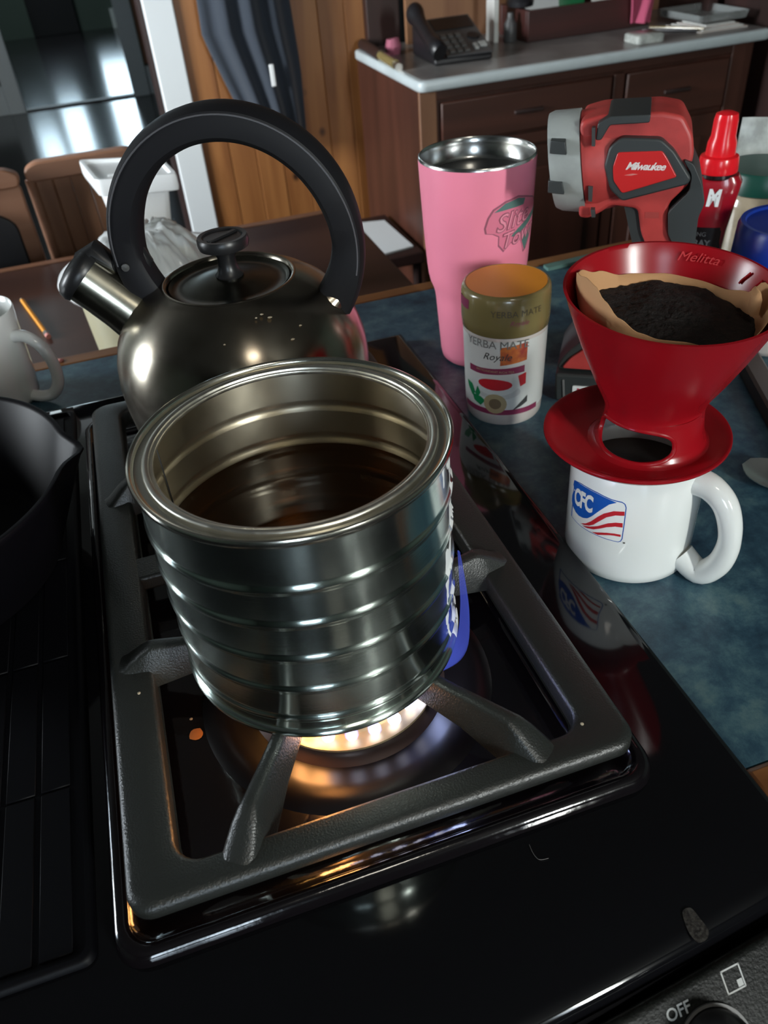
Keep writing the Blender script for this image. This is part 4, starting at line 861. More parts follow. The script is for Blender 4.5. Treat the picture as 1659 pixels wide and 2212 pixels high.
wl.part('rating_print', G().vprism([(.0150, 1.0755), (.0255, 1.0755), (.0258, 1.0708), (.0153, 1.0708)], P0, ul, -.0063, -.006), mat('print_dim', (.38, .05, .045), .5))
wl.part('handle_shaft', G().vprism([(.016, 1.05), (.056, 1.05), (.064, .975), (.010, .975)], P0, ul, -.006, .046), 'toolred', bevel=.005)
wl.part('battery', G().vprism(rpoly([(-.0450, .9340), (-.0440, .906), (.066, .906), (.068, .934)], .003), P0, ul, -.020, .062), 'toolblack', bevel=.003)
wl.part('foot_black', G().vprism(rpoly([(-.0460, .9345), (-.0380, .9500), (-.0100, .9790), (.066, .9790), (.068, .9345)], .006), P0, ul, -.012, .055), 'toolblack', bevel=.004)
wl.part('foot_red', G().vprism(rpoly([(-.0400, .9375), (-.0330, .9475), (-.0140, .9640), (.050, .9640), (.052, .9365)], .003), P0, ul, -.0150, .05), 'toolred', bevel=.002)
bd = wl.part('badge', G().vprism(rpoly([(-.0290, .9236), (-.0045, .9236), (-.0045, .9118), (-.0285, .9118)], .0015), P0, ul, -.0212, -.019), 'whiteplastic', bevel=.0004)
v, f = text_geo('M', .0085, bold=.0006); wl.part('badge_letter', G().add([V3(-.0210 + p[0], -.0216, .9177 + p[1]) for p in v], f), mat('badge_red', (.6, .02, .08), .4), parent=bd, recalc=False)
v, f = text_geo('12', .0075, bold=.0004); wl.part('badge_number', G().add([V3(-.0110 + p[0], -.0216, .9177 + p[1]) for p in v], f), 'ink', parent=bd, recalc=False)
wl.part('latch_rib', G().vprism([(-.0385, .9290), (-.0365, .9290), (-.0345, .9080), (-.0365, .9080)], P0, ul, -.0212, -.019), 'phonekey', bevel=.0004)

# ============================================================ BOTTLES AND JARS AT THE RIGHT
SC = (.5480, .6869); us = (.7817, -.6237)
sb = Thing('spray_bottle', 'red squeeze spray bottle with bright red cap and white lettering beside the work light', 'bottle', (*SC, CT))
def srect(w, d, z, n=40, off=0, e=.6):
    out = []
    for k in range(n):
        t = 2 * PI * k / n; a_ = math.copysign(abs(cos(t)) ** e, cos(t)) * w + off; b_ = math.copysign(abs(sin(t)) ** e, sin(t)) * d
        out.append(Vector((SC[0] + us[0] * a_ - us[1] * b_, SC[1] + us[1] * a_ + us[0] * b_, z)))
    return out
sb.part('body', G().loft([srect(.014, .011, CT), srect(.020, .015, CT + .004), srect(.021, .016, .950), srect(.023, .016, .990), srect(.0275, .016, 1.024), srect(.0290, .015, 1.037), srect(.0250, .0135, 1.0430), srect(.013, .0115, 1.0440)]), 'bottlered', ang=50)
SO = (SC[0] + us[0] * .004, SC[1] + us[1] * .004)
sb.part('collar', G().lathe(SO, [(.0165, 1.0405), (.0178, 1.0420), (.0178, 1.0455), (.016, 1.0465)], seg=32), 'bottleblack')
sb.part('cap', G().lathe(SO, [(.0188, 1.0455), (.0192, 1.0470), (.0182, 1.0585), (.0175, 1.0600), (.0140, 1.0612), (.0134, 1.0720), (.0114, 1.0780), (.0112, 1.0920), (.0100, 1.0975), (.005, 1.0995), (.0001, 1.0995)], seg=40), 'capred', ang=45)
front_n = Vector((us[1], -us[0], 0))
def sp(a_, w, z): return Vector((SC[0] + us[0] * a_ + us[1] * w, SC[1] + us[1] * a_ - us[0] * w, z))
v, f = text_geo('M', .0215, bold=.0012, shear=.1); sb.part('letter', G().add([sp(.0050 + p[0] * .72, .0166, 1.0235 + p[1]) for p in v], f), 'whiteplastic', recalc=False)
sb.part('lower_label', G().loft([srect(.0213, .0163, .945), srect(.0222, .0166, .995)], cap=False), 'bottleblack')
v, f = text_geo('KING', .0062); sb.part('letter', G().add([sp(-.003 + p[0], .0172, .9880 + p[1]) for p in v], f), 'phonekey', recalc=False)
v, f = text_geo('SPRAY', .0085, bold=.0003); sb.part('letter', G().add([sp(-.003 + p[0], .0172, .9790 + p[1]) for p in v], f), 'phonekey', recalc=False)

BJ = (.5700, .5880)
bj = Thing('blue_lidded_jar', 'white plastic jar with a blue screw lid at right edge behind dripper', 'jar', (*BJ, CT))
bj.part('body', G().lathe(BJ, [(.038, CT), (.046, CT + .002), (.0490, CT + .008), (.0495, .955), (.0490, .980), (.0440, .990), (.043, .995)], seg=64), 'milky', ang=50)
bj.part('lid', G().lathe(BJ, [(.0490, .9880), (.0500, .9900), (.0490, 1.0180), (.0470, 1.0225), (.0430, 1.0220), (.0415, 1.0200), (.0001, 1.0195)], seg=64), 'bluelid', ang=45)
for j in range(2): 
    v, f = text_geo('01 OZ' if j else '6 02', .0045); bj.part('print', G().add([(BJ[0] + .0498 * cos(R(-145) + p[0] / .0495), BJ[1] + .0498 * sin(R(-145) + p[0] / .0495), .925 + .007 * j + p[1]) for p in v], f), 'inkgrey', recalc=False)
GJ = (.6450, .7250)
gj = Thing('green_lidded_jar', 'cloudy clear jar with dark green lid behind the blue lidded jar', 'jar', (*GJ, CT))
gj.part('body', G().lathe(GJ, [(.036, CT), (.042, CT + .003), (.0430, .990), (.0400, 1.002), (.037, 1.006)], seg=56), 'clearjar', ang=50)
gj.part('lid', G().lathe(GJ, [(.0410, 1.0040), (.0425, 1.0050), (.0420, 1.0240), (.0400, 1.0265), (.0001, 1.0260)], seg=56), 'greenlid', ang=45)
g = G(); n_, m_ = 12, 14; vs = []
for side in (0, 1):
    for i in range(n_):
        for j in range(m_):
            a_ = -.035 + .13 * i / (n_ - 1); z = CT + .152 * j / (m_ - 1); w = .006 * (side * 2 - 1) * (1 - (2 * j / (m_ - 1) - 1) ** 6) + .004 * noise.noise(Vector((a_ * 40, z * 30, 3)))
            vs.append((.690 + .8 * a_ + .6 * w, .775 - .6 * a_ + .8 * w, z))
fs = []
for side in (0, 1):
    b_ = side * n_ * m_
    for i in range(n_ - 1):
        for j in range(m_ - 1): fs.append((b_ + i * m_ + j, b_ + (i + 1) * m_ + j, b_ + (i + 1) * m_ + j + 1, b_ + i * m_ + j + 1))
bo = [i * m_ for i in range(n_)] + [(n_ - 1) * m_ + j for j in range(1, m_)] + [i * m_ + m_ - 1 for i in range(n_ - 2, -1, -1)] + [j for j in range(m_ - 2, 0, -1)]
N2 = n_ * m_
for i in range(len(bo)): fs.append((bo[i], bo[(i + 1) % len(bo)], N2 + bo[(i + 1) % len(bo)], N2 + bo[i]))
single('plastic_packet', 'upright grey plastic packet behind the green lidded jar', 'packet', G().add(vs, fs), 'packet', (.69, .775, CT))
# brown bar / knife handle and spoon
d = Vector((.4692 - .5033, .4587 - .5402, 0)).normalized(); p_ = Vector((.512, .540, CT + .0075)); w = Vector((-d.y, d.x, 0))
single('wooden_bar', 'dark brown flat wooden bar lying on the blue worktop at right', 'bar', G().loft([[p_ + d * s_ + w * a_ + Vector((0, 0, z)) for a_, z in ((-.010, -.0072), (.010, -.0072), (.010, .005), (.0075, .007), (-.0075, .007), (-.010, .005))] for s_ in (-.02, -.018, .20, .22)]), 'bar', (.5, .5, CT))
spn = Thing('spoon', 'stainless steel spoon lying on blue worktop beside the mug at right edge', 'spoon', (.42, .39, CT))
cs = Vector((.4200, .3835, CT)); ds = Vector((.35, -.94, 0)).normalized(); ws = Vector((-ds.y, ds.x, 0)); rings = []
for i in range(13):
    t = i / 12; s_ = -.030 + .056 * t; hw = .0190 * (sin(PI * min(.98, max(.02, t)) ** .8)) ** .6; dep = .006 * sin(PI * t)
    rings.append([cs + ds * s_ + ws * (hw * q) + Vector((0, 0, .0085 - dep * (1 - q * q) * 1.0)) for q in (-1, -.75, -.5, -.25, 0, .25, .5, .75, 1)] + [cs + ds * s_ + ws * (hw * q) + Vector((0, 0, .0077 - dep * (1 - q * q))) for q in (1, .75, .5, .25, 0, -.25, -.5, -.75, -1)])
spn.part('bowl', G().loft(rings), 'spoon', ang=60)
spn.part('stem', G().tube([cs + ds * .024 + Vector((0, 0, .0082)), cs + ds * .05 + Vector((0, 0, .012)), cs + ds * .09 + Vector((0, 0, .008)), cs + ds * .14 + Vector((0, 0, .003))], [.0030, .0026, .0034, .0055], seg=10, flat=.5, up=(0, 0, 1)), 'spoon')
single('teal_strip', 'thin dark teal strip lying behind the pink tumbler', 'strip', G().loft([[Vector((.455, .845, CT)) + Vector((.93, .05, 0)) * s_ + Vector((0, a_, z)) for a_, z in ((-.006, 0), (.006, 0), (.006, .004), (-.006, .004))] for s_ in (0, .14)]), 'teal', (.5, .85, CT))

# ============================================================ LEFT: SKILLET, MUG, PENCIL, BUCKET
PC = (-.215, .520)
sk = Thing('skillet', 'black cast iron skillet with pouring lip on the left side of the range', 'skillet', (*PC, DK + .004))
def lip(p, a, r, z):
    a = (a + PI) % (2 * PI) - PI
    k_ = math.exp(-(a / .12) ** 2) * max(0, (z - .955) / .045); e = Vector((cos(a), sin(a), 0)); return p + e * .011 * k_ + Vector((0, 0, -.003 * k_))
sk.part('pan', G().lathe(PC, [(.0001, .9225), (.092, .9225), (.098, .925), (.1225, .9950), (.1250, .9990), (.1245, 1.0010), (.1220, 1.0015), (.1195, .9990), (.0950, .9330), (.088, .9290), (.0001, .9290)], seg=120, fn=lip), mat('seasoned_iron', (.0035, .003, .0045), .45, spec=.14), ang=60)
sk.part('handle', G().tube([(-.33, .52, .990), (-.38, .515, .994), (-.46, .51, 1.0)], [.016, .012, .015], seg=14, flat=.5, up=(0, 0, 1)), 'cast')
LM = (-.180, .806)
lm = Thing('white_mug', 'plain white mug standing behind the skillet at left edge', 'mug', (*LM, CT))
lm.part('body', G().lathe(LM, [(.032, CT), (.0345, CT + .001), (.0375, CT + .006), (.0400, .940), (.0415, .985), (.0422, 1.0000), (.0415, 1.0015), (.0402, 1.0005), (.0385, .985), (.0360, .93), (.030, CT + .008), (.0001, CT + .007)], seg=80), 'white', ang=50)
al = R(-28); ue = Vector((cos(al), sin(al), 0)); l0 = Vector((LM[0], LM[1], 0))
lm.part('handle', G().tube(curve([l0 + ue * r_ + Vector((0, 0, z)) for r_, z in ((.038, .977), (.052, .978), (.0655, .968), (.0720, .950), (.0705, .930), (.061, .916), (.048, .9115), (.036, .9125))], 5), .0058, seg=16), 'white')

tbl = Thing('dining_table', 'dark brown wooden dining table behind the kitchen island', 'table', (-.2, 1.28, 0))
tbl.part('tabletop', G().prism(rrect(-1.4, .412, .892, 1.672, .012), .715, .75), 'table', bevel=.004)
tbl.part('edge_band', G().box(-1.39, .405, 1.650, 1.6705, .7498, .7512), mat('table_edge', (.17, .075, .04), .45), bevel=.0005)
for x_, y_ in ((-1.3, .96), (.34, .96), (-1.3, 1.60), (.34, 1.60)): tbl.part('leg', G().prism(rrect(x_ - .035, x_ + .035, y_ - .035, y_ + .035, .006), 0, .715), 'table')
a0 = Vector((-.2370, 1.487, .7545)); a1 = Vector((-.1930, 1.318, .7545)); dd = (a1 - a0).normalized()
pc = Thing('pencil', 'yellow pencil with metal ferrule and eraser lying on dark table', 'pencil', (-.215, 1.4, .75))
pc.part('shaft', G().tube([a0 + dd * .012, a1], .0040, seg=6), 'yellow', smooth=False)
pc.part('tip', G().tube([a0, a0 + dd * .012], [.0006, .0040], seg=6), 'crumb')
pc.part('ferrule', G().tube([a1, a1 + dd * .012], .0042, seg=12), 'silver'); pc.part('eraser', G().tube([a1 + dd * .012, a1 + dd * .020], .0040, seg=12), 'pinkeraser')
blob('eraser_piece', 'small pink eraser crumb on the island edge near the left mug', 'eraser', (-.1235, .870, CT), .0042, 'pinkeraser', .5, 12)

BC = (-.005, 1.085)
bk = Thing('plastic_bucket', 'cream plastic bucket with white rim standing on dark table behind kettle', 'bucket', (*BC, .75))
bk.part('body', G().lathe(BC, [(.080, .7505), (.088, .752), (.0915, .760), (.0990, .905), (.0985, .906), (.0955, .906), (.088, .765), (.0001, .762)], seg=72), 'cream', ang=50)
bk.part('rim', G().lathe(BC, [(.0985, .898), (.1120, .900), (.1190, .9110), (.1160, .9170), (.0990, .9190), (.0935, .9150), (.094, .905)], seg=72, close=True), 'whiteplastic', ang=60)
g = G(); vs = [Vector((BC[0], BC[1], .965))]; n_ = 150; rws = 34
for i in range(1, rws + 1):
    for k in range(n_):
        A = 2 * PI * k / n_; t = i / rws; r_ = .087 * t; p = Vector((BC[0] + r_ * cos(A), BC[1] + r_ * sin(A), .908 + .052 * (1 - t ** 2.2)))
        q = 1 - abs(noise.noise(Vector((p.x * 14, p.y * 40, p.z * 20)))) * 2; q2 = 1 - abs(noise.noise(Vector((p.x * 90, p.y * 34, 3)))) * 2
        fo_ = 1 - abs(noise.noise(Vector((cos(A) * 4.5, sin(A) * 4.5, t * 1.5)))) * 2.4; f2_ = 1 - abs(noise.noise(Vector((cos(A) * 13, sin(A) * 13, t * 3)))) * 2.4; p += Vector((0, 0, 1)) * (.009 * fo_ + .005 * f2_ + .003 * q2) * (1 - t ** 8) * min(1, t * 2.5); vs.append(p)
fs = [(0, 1 + k, 1 + (k + 1) % n_) for k in range(n_)] + [(1 + i * n_ + k, 1 + i * n_ + (k + 1) % n_, 1 + (i + 1) * n_ + (k + 1) % n_, 1 + (i + 1) * n_ + k) for i in range(rws - 1) for k in range(n_)]
single('plastic_bag', 'crumpled clear and white plastic bag stuffed in the cream bucket', 'bag', G().add(vs, fs), 'film', (BC[0], BC[1], .91), ang=180, recalc=False)
# white lidded container behind
tp = [Vector(p) for p in ((-.0485, 1.279), (.0672, 1.2437), (.0535, 1.3629), (-.0699, 1.4152))]
def qr(s_, z, rnd=.010):
    c = sum(tp, Vector((0, 0))) / 4; pts = rpoly([tuple(c + (p - c) * s_) for p in tp], rnd, 5); return [Vector((p[0], p[1], z)) for p in pts]
wc = Thing('white_container', 'white plastic lidded container standing on the table behind bucket', 'container', (0, 1.32, .75))
wc.part('body', G().loft([qr(.50, .751), qr(.56, .76), qr(.66, .90), qr(.78, .955), qr(.80, .962)]), 'whiteplastic', ang=40)
wc.part('lid', G().loft([qr(.90, .955), qr(.985, .957), qr(1.0, .962), qr(1.0, .976), qr(.985, .980), qr(.90, .980), qr(.86, .975), qr(.5, .975)]), 'whiteplastic', ang=40)
wc.part('lid_slot', G().box(-.012, .008, 1.335, 1.341, .975, .9762), 'ink')
wc.part('lid_ridge', G().box(-.03, .03, 1.305, 1.310, .974, .978), 'whiteplastic', bevel=.001)

# ============================================================ CHAIRS
def chair(name, label, x0, x1, y, dark):
    t = Thing(name, label, 'chair', ((x0 + x1) / 2, y, 0), 'wooden chairs behind the dark table')
    xm = (x0 + x1) / 2
    rail = rpoly([(x0, .858), (x0 - .004, .882), (x0 + .02, .895), (x1 - .02, .895), (x1 + .004, .882), (x1, .858)], .012)
    for i, (ya, yb) in enumerate(((y, y + .03),)):
        g = G().vprism(rail, (0, ya), (1, 0), 0, yb - ya); t.part('top_rail', g, 'chairrail', bevel=.004)
    if dark:
        arch = [(x0 + .03, .66), (x0 + .03, .78)] + [(xm + (x1 - x0 - .06) / 2 * cos(R(a_)), .78 + .062 * sin(R(a_))) for a_ in range(170, 5, -10)] + [(x1 - .03, .78), (x1 - .03, .66)]
        t.part('back_frame', G().vprism(rpoly([(x0, .64), (x0, .86), (x1, .86), (x1, .64)], .008), (0, y + .006), (1, 0), 0, .018), 'chairrail', bevel=.003)
        t.part('dark_pad', G().vprism(arch, (0, y - .004), (1, 0), 0, .012), 'blackmat', bevel=.003)
    else:
        n_ = 6; pw = (x1 - x0 - .02) / n_
        for i in range(n_):
            xa = x0 + .012 + pw * i; t.part('slat', G().box(xa, xa + pw * .992, y + .008, y + .018, .62, .862), 'chairwood', bevel=.003)
        t.part('side_post', G().tube([(x0 + .004, y + .014, 0), (x0 + .004, y + .014, .862)], .011, seg=14), 'chairrail')
        t.part('side_post', G().tube([(x1 - .004, y + .014, 0), (x1 - .004, y + .014, .862)], .011, seg=14), 'chairrail')
        t.part('lower_rail', G().box(x0, x1, y + .002, y + .024, .60, .64), 'chairrail', bevel=.003)
    t.part('seat', G().prism(rrect(x0 + .004, x1 - .004, y, y + .38, .03), .44, .47), 'chairrail', bevel=.006)
    for xx in (x0 + .02, x1 - .02):
        for yy in ((y + .04, y + .34)): t.part('leg', G().tube([(xx, yy, 0), (xx, yy, .44)], .016, seg=12), 'chairrail')
        if dark: t.part('side_post', G().box(xx - .02, xx + .004, y + .006, y + .024, .44, .70), 'chairrail')
    return t
chair('wooden_chair', 'tan wooden chair with vertical slats in its back behind table', -.196, .030, 1.82, False)
chair('wooden_chair', 'tan wooden chair with dark rounded back panel at left edge', -.640, -.212, 1.80, True)

# ============================================================ COAT, CABINET, THINGS ON IT
g = G(); nu, nv = 46, 30; vs = []
L_ed = [(2.0, .38), (1.6, .30), (1.04, .322), (.94, .318), (.81, .361), (.70, .400), (.60, .42)]; R_ed = [(2.0, .52), (1.6, .60), (1.04, .600), (.82, .610), (.66, .604), (.60, .600)]
def lerp_ed(E_, z):
    for (za, xa), (zb, xb) in zip(E_, E_[1:]):
        if za >= z >= zb: t = (za - z) / (za - zb); return xa + (xb - xa) * t
    return E_[-1][1]
for side in (0, 1):
    for j in range(nv):
        z = 2.0 - 1.39 * j / (nv - 1); xl, xr_ = lerp_ed(L_ed, z), lerp_ed(R_ed, z)
        for i in range(nu):
            s_ = i / (nu - 1); y = 2.835 - .045 * sin(PI * s_) - .014 * sin(s_ * 23 + z * 2) * min(1, s_ * 6, (1 - s_) * 6) + (.012 if side else 0)
            vs.append((xl + (xr_ - xl) * s_, min(y, 2.872), z))
fs = []
for side in (0, 1):
    b_ = side * nu * nv
    for j in range(nv - 1):
        for i in range(nu - 1): fs.append((b_ + j * nu + i, b_ + j * nu + i + 1, b_ + (j + 1) * nu + i + 1, b_ + (j + 1) * nu + i))
NN = nu * nv; bo = list(range(nu)) + [j * nu + nu - 1 for j in range(1, nv)] + [(nv - 1) * nu + i for i in range(nu - 2, -1, -1)] + [j * nu for j in range(nv - 2, 0, -1)]
for i in range(len(bo)): fs.append((bo[i], bo[(i + 1) % len(bo)], NN + bo[(i + 1) % len(bo)], NN + bo[i]))
ct = Thing('hanging_coat', 'long dark navy coat hanging on the pine board wall', 'coat', (.46, 2.82, .6))
ct.part('cloth', G().add(vs, fs), 'coat', ang=80)
ct.part('white_tag', G().box(.498, .512, 2.772, 2.778, .790, .852), 'whiteplastic', bevel=.002)
ct.part('hook', G().tube([(.45, 2.875, 2.02), (.45, 2.83, 2.01), (.45, 2.80, 2.04)], .006, seg=8), 'silver')

hb = Thing('kitchen_cabinet', 'dark reddish brown kitchen cabinet with white enamel worktop against back wall', 'cabinet', (1.33, 2.55, 0))
hb.part('carcass', G().box(.800, 1.87, 2.262, 2.838, .06, .825), 'cabinetv', smooth=False)
hb.part('enamel_top', G().loft([[Vector((p[0], p[1], z)) for p in rrect(.790 + o_, 1.895 - o_, 2.217 + o_, 2.838 - o_, .022)] for o_, z in ((.003, .824), (0, .828), (0, .846), (.003, .850), (.008, .851))]), 'enamel', ang=50)
hb.part('reflection_tone_top', G().prism(rrect(.806, 1.885, 2.236, 2.836, .014), .8508, .8514), mat('grey_reflection_tone', (.20, .19, .185), .3, var=.3, vscale=9))  # darker grey paints the dark wall reflected in the white enamel
hb.part('stile', G().box(.800, .850, 2.250, 2.262, .06, .825), 'hutch', bevel=.002)
hb.part('stile', G().box(1.790, 1.842, 2.250, 2.262, .06, .825), 'cabinetv', bevel=.002)
hb.part('stile', G().box(1.398, 1.432, 2.248, 2.262, .06, .79), 'cabinetv', bevel=.002)
hb.part('rail', G().box(.850, 1.79, 2.250, 2.262, .795, .825), 'cabinet', bevel=.002)
hb.part('rail', G().box(.850, 1.398, 2.250, 2.262, .640, .672), 'cabinet', bevel=.002)
hb.part('rail', G().box(.850, 1.79, 2.250, 2.262, .06, .11), 'cabinet', bevel=.002)
for (xa, xb, za, zb) in ((.862, 1.390, .680, .787), (1.440, 1.782, .655, .787)):
    dw = hb.part('drawer', G().box(xa, xb, 2.244, 2.258, za, zb), 'cabinet', bevel=.004)
    hb.part('drawer_pull', G().box((xa + xb) / 2 - .045, (xa + xb) / 2 + .045, 2.236, 2.246, (za + zb) / 2 - .006, (za + zb) / 2 + .006), 'dark', parent=dw, bevel=.003)
for (xa, xb, za, zb) in ((.862, 1.390, .120, .632), (1.440, 1.782, .120, .640)):
    dw = hb.part('door', G().box(xa, xb, 2.246, 2.258, za, zb), 'cabinetv', bevel=.003)
    hb.part('door_panel', G().box(xa + .06, xb - .06, 2.2415, 2.247, za + .06, zb - .06), 'cabinetv', parent=dw, bevel=.003)
hb.part('knob', G().lathe((0, 0), [(.007, 0), (.007, .01), (.013, .016), (.010, .024), (.0001, .026)], seg=16).xf(Matrix.Translation((.885, 2.246, .60)) @ Matrix.Rotation(R(90), 4, 'X')), 'dark')
hb.part('hutch_back', G().box(.955, 1.87, 2.775, 2.795, .851, 1.75), 'hutch', smooth=False)
hb.part('hutch_side', G().box(1.87, 1.90, 2.5, 2.83, .851, 1.75), 'dark', smooth=False)
single('side_wall_panel', 'dark tall cupboard side right of the kitchen cabinet', 'cupboard', G().box(1.93, 2.6, 2.20, 2.84, 0, 2.1), 'dark', (2.2, 2.5, 0), bevel=.004)
rod = Thing('wooden_rod', 'dark wooden rod with a pale section along left end of enamel worktop', 'rod', (.80, 2.6, .851))
rod.part('dark_end', G().tube([(.822, 2.835, .862), (.815, 2.70, .862), (.808, 2.60, .862)], [.016, .017, .016], seg=14), 'dark')
rod.part('pale_section', G().tube([(.808, 2.60, .862), (.800, 2.44, .862)], [.013, .013], seg=14), 'jarlid')
rod.part('tip', G().tube([(.800, 2.44, .862), (.797, 2.40, .860)], [.009, .011], seg=12), 'silver')
ph_ = Thing('desk_telephone', 'black and grey corded desk telephone on the white enamel worktop', 'telephone', (.99, 2.46, .851))
ph_.part('base', G().loft([[Vector(p) for p in ((.900, 2.385, .852), (1.070, 2.372, .852), (1.090, 2.60, .852), (.91, 2.60, .852))], [Vector(p) for p in ((.900, 2.385, .868), (1.070, 2.372, .868), (1.090, 2.60, .935), (.91, 2.60, .935))]]), 'handsetm', bevel=.005)
def ps(u_, v_, h=.0): 
    a_ = Vector((.900 + .172 * u_, 2.385 - .013 * u_, .868)); b_ = Vector((.91 + .18 * u_, 2.60, .935)); return a_.lerp(b_, v_) + Vector((0, -.3, .95)).normalized() * h
def pbox(u0, u1, v0, v1, h0, h1): return G().add([ps(u0, v0, h0), ps(u1, v0, h0), ps(u1, v1, h0), ps(u0, v1, h0), ps(u0, v0, h1), ps(u1, v0, h1), ps(u1, v1, h1), ps(u0, v1, h1)], [(0, 3, 2, 1), (4, 5, 6, 7), (0, 1, 5, 4), (1, 2, 6, 5), (2, 3, 7, 6), (3, 0, 4, 7)])
ph_.part('face_plate', pbox(.22, 1.0, .02, 1.0, -.002, .004), 'phonegrey')
ph_.part('display', pbox(.28, .95, .66, .95, .003, .006), 'handsetm')
for i in range(3):
    for j in range(4): ph_.part('key', pbox(.30 + .125 * i, .385 + .125 * i, .08 + .125 * j, .155 + .125 * j, .003, .008), 'phonekey')
ph_.part('key', pbox(.74, .80, .10, .22, .003, .009), 'print'); ph_.part('key', pbox(.84, .96, .14, .24, .003, .009), 'print')
ph_.part('round_pad', G().tube([ps(.84, .42, .002), ps(.84, .42, .009)], .018, seg=18), 'handsetm')
hsd = ph_.part('handset', G().tube(curve([(.912, 2.375, .885), (.908, 2.42, .905), (.912, 2.50, .930), (.916, 2.56, .950), (.918, 2.60, .962)], 4), [.020, .024, .024, .022, .018, .017, .016, .016, .016, .017, .018, .019, .022, .025, .027, .026, .020], seg=18, flat=1.15, up=(0, 0, 1)), 'handsetm')
blob('small_knick_knack', 'small mauve ornament left of the desk telephone', 'ornament', (.868, 2.66, .851), .026, 'mauve', 1.6, 14)
cr = Thing('wooden_crate', 'dark red brown wooden crate of packets on the enamel worktop', 'crate', (1.45, 2.62, .851))
cr.part('front_board', G().box(1.255, 1.675, 2.525, 2.540, .852, .935), 'crate', bevel=.002)
cr.part('back_board', G().box(1.255, 1.675, 2.715, 2.730, .852, .935), 'crate', bevel=.002)
for xx in (1.255, 1.660): cr.part('end_board', G().box(xx, xx + .015, 2.540, 2.715, .852, .935), 'crate', bevel=.002)
cr.part('bottom_board', G().box(1.27, 1.66, 2.54, 2.715, .852, .860), 'crate')
def packet(name, label, x0_, x1_, y, z0_, z1_, m, lean=.02, cat='packet'):
    rings = []
    for t in (0, .1, .5, .9, 1.0):
        th2 = .010 * (sin(PI * t) ** .5 if 0 < t < 1 else .05) + .001; z = z0_ + (z1_ - z0_) * t; yy = y + lean * t
        rings.append([Vector(p) for p in ((x0_, yy, z), ((x0_ + x1_) / 2, yy - th2, z), (x1_, yy, z), ((x0_ + x1_) / 2, yy + th2, z))])
    return single(name, label, cat, G().loft(rings), m, ((x0_ + x1_) / 2, y, z0_), ang=60, group='packets in the crate')
packet('white_packet', 'white packet sticking up at left in the wooden crate', 1.285, 1.40, 2.60, .862, .990, 'whiteplastic')
packet('green_packet', 'green packet sticking up in the middle of the wooden crate', 1.41, 1.50, 2.62, .862, .985, 'inkgreen')
packet('white_packet', 'pale packet sticking up at right in the wooden crate', 1.52, 1.60, 2.61, .862, .975, 'label')
single('black_pouch', 'black pouch lying on the left end of the wooden crate', 'pouch', G().lathe((1.262, 2.60), [(.02, .938), (.034, .942), (.036, .955), (.024, .975), (.0001, .982)], seg=20, sx=1.1, sy=1.5), 'handsetm', (1.262, 2.60, .94))
single('white_card', 'narrow white card standing left of the wooden crate', 'card', G().box(1.178, 1.192, 2.60, 2.66, .852, 1.02), 'label', (1.185, 2.63, .852))
single('glass_bottle', 'small dark bottle between the white card and the crate', 'bottle', G().lathe((1.222, 2.58), [(.018, .852), (.020, .856), (.020, .90), (.010, .915), (.009, .93), (.0001, .93)], seg=20), 'phonegrey', (1.222, 2.58, .852))
g = G(); vs = []; n_, m_ = 14, 14
for side in (0, 1):
    for i in range(n_):
        for j in range(m_):
            u_ = i / (n_ - 1); v_ = j / (m_ - 1); wd = .11 * (1 - .55 * v_); xx = 1.615 + wd * (u_ - .35) ; zz = .995 - .128 * v_
            vs.append((xx, 2.512 - .022 * sin(u_ * 9 + v_ * 3) * .5 - .010 * side - .03 * v_ * u_, zz))
fs = []
for side in (0, 1):
    b_ = side * n_ * m_
    for i in range(n_ - 1):
        for j in range(m_ - 1): fs.append((b_ + i * m_ + j, b_ + (i + 1) * m_ + j, b_ + (i + 1) * m_ + j + 1, b_ + i * m_ + j + 1))
bo = [i * m_ for i in range(n_)] + [(n_ - 1) * m_ + j for j in range(1, m_)] + [i * m_ + m_ - 1 for i in range(n_ - 2, -1, -1)] + [j for j in range(m_ - 2, 0, -1)]
for i in range(len(bo)): fs.append((bo[i], bo[(i + 1) % len(bo)], n_ * m_ + bo[(i + 1) % len(bo)], n_ * m_ + bo[i]))
single('pink_cloth', 'pink cloth hanging over the right corner of the wooden crate', 'cloth', G().add(vs, fs), 'pinkcloth', (1.62, 2.50, .87), ang=80)
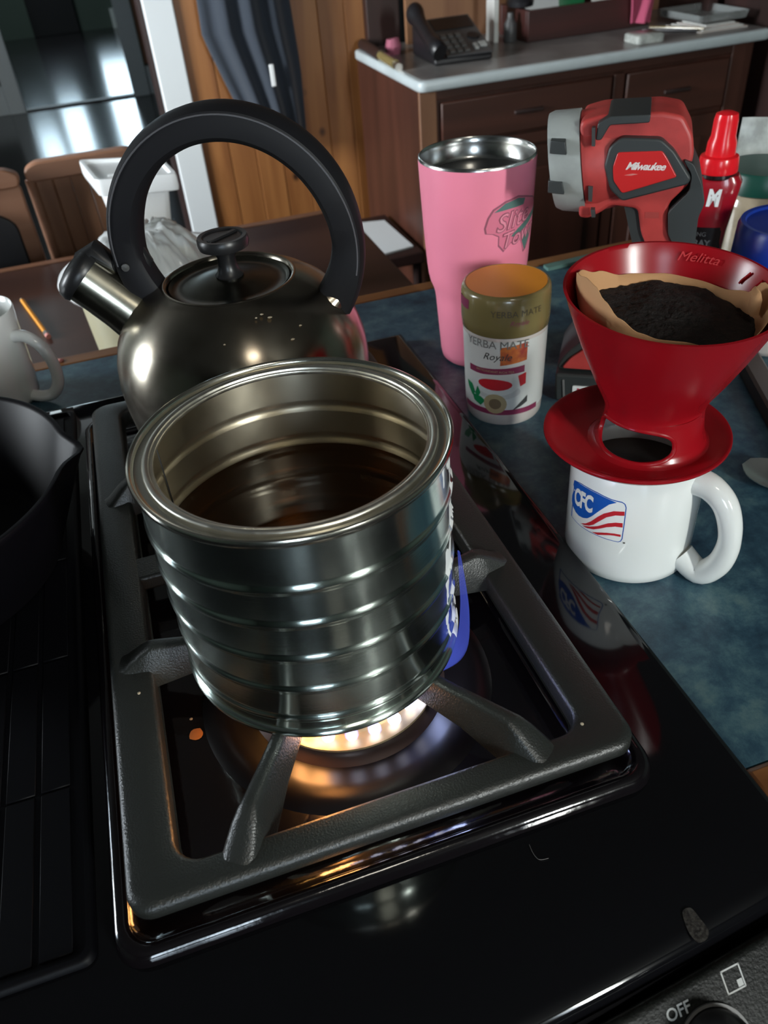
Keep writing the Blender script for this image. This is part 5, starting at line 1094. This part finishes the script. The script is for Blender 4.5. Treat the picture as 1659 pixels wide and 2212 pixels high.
# papers, tray, pens at right of cabinet
for i in range(4):
    single('paper_sheet', ('loose paper at the bottom of the stack on the enamel worktop', 'loose paper second from the bottom of the stack', 'loose paper third from the bottom of the stack', 'topmost loose paper of the stack under the clear tray')[i], 'paper', G().box(1.70 + .012 * i, 1.86 - .008 * i, 2.29 + .01 * i, 2.47 - .01 * i, .852 + .0035 * i, .8548 + .0035 * i), 'label' if i % 2 else 'milky', (1.8, 2.4, .852), group='papers on the enamel worktop')
single('clear_tray', 'clear plastic tray resting on the stack of loose papers', 'tray', G().loft([[Vector((p[0], p[1], z)) for p in rrect(1.72 + o_, 1.885 - o_, 2.33 + o_, 2.54 - o_, .01)] for o_, z in ((.01, .867), (0, .870), (-.004, .890), (0, .890), (.003, .872), (.012, .870))]), 'traym', (1.8, 2.43, .867))
for i, (pa, pb, m, lab) in enumerate((((1.60, 2.44, .856), (1.70, 2.31, .857), 'handsetm', 'black pen lying in front of the pink cloth'), ((1.63, 2.45, .857), (1.715, 2.30, .862), 'jarlid', 'olive coloured pen leaning on the loose papers'))):
    single('pen', lab, 'pen', G().tube([pa, tuple((a_ + b_) / 2 for a_, b_ in zip(pa, pb)), pb], [.0050, .0058, .0035], seg=10), m, pa, group='pens on the enamel worktop')
single('small_tin', 'small blue grey tin left of the pens on enamel worktop', 'tin', G().loft([[Vector((p[0], p[1], z)) for p in rrect(1.47 + o_, 1.56 - o_, 2.26 + o_, 2.34 - o_, .012)] for o_, z in ((.002, .8515), (0, .854), (0, .872), (.004, .875))]), 'packet', (1.5, 2.3, .852))
single('white_paper', 'white sheet of paper lying on a low dark stool behind the table', 'paper', G().add([(.99, 3.0 - .72, .001), (1.0, 2.7 - .45, .001), (.72, 2.25, .001), (.70, 2.24, .001)], [(0, 1, 2, 3)]) if False else G().loft([[Vector(p) for p in ((.64, 2.56, z), (.760, 2.53, z), (.768, 2.27, z), (.66, 2.25, z))] for z in (.395, .400)]), 'trimwhite', (.7, 2.4, .39))
bn = Thing('low_stool', 'dark low stool under the white paper beside the cabinet', 'stool', (.70, 2.4, 0))
bn.part('seat', G().box(.60, .785, 2.22, 2.60, .36, .3945), 'dark', bevel=.004)
for xx in (.625, .77):
    for yy in (2.25, 2.56): bn.part('leg', G().tube([(xx, yy, 0), (xx, yy, .36)], .014, seg=10), 'dark')
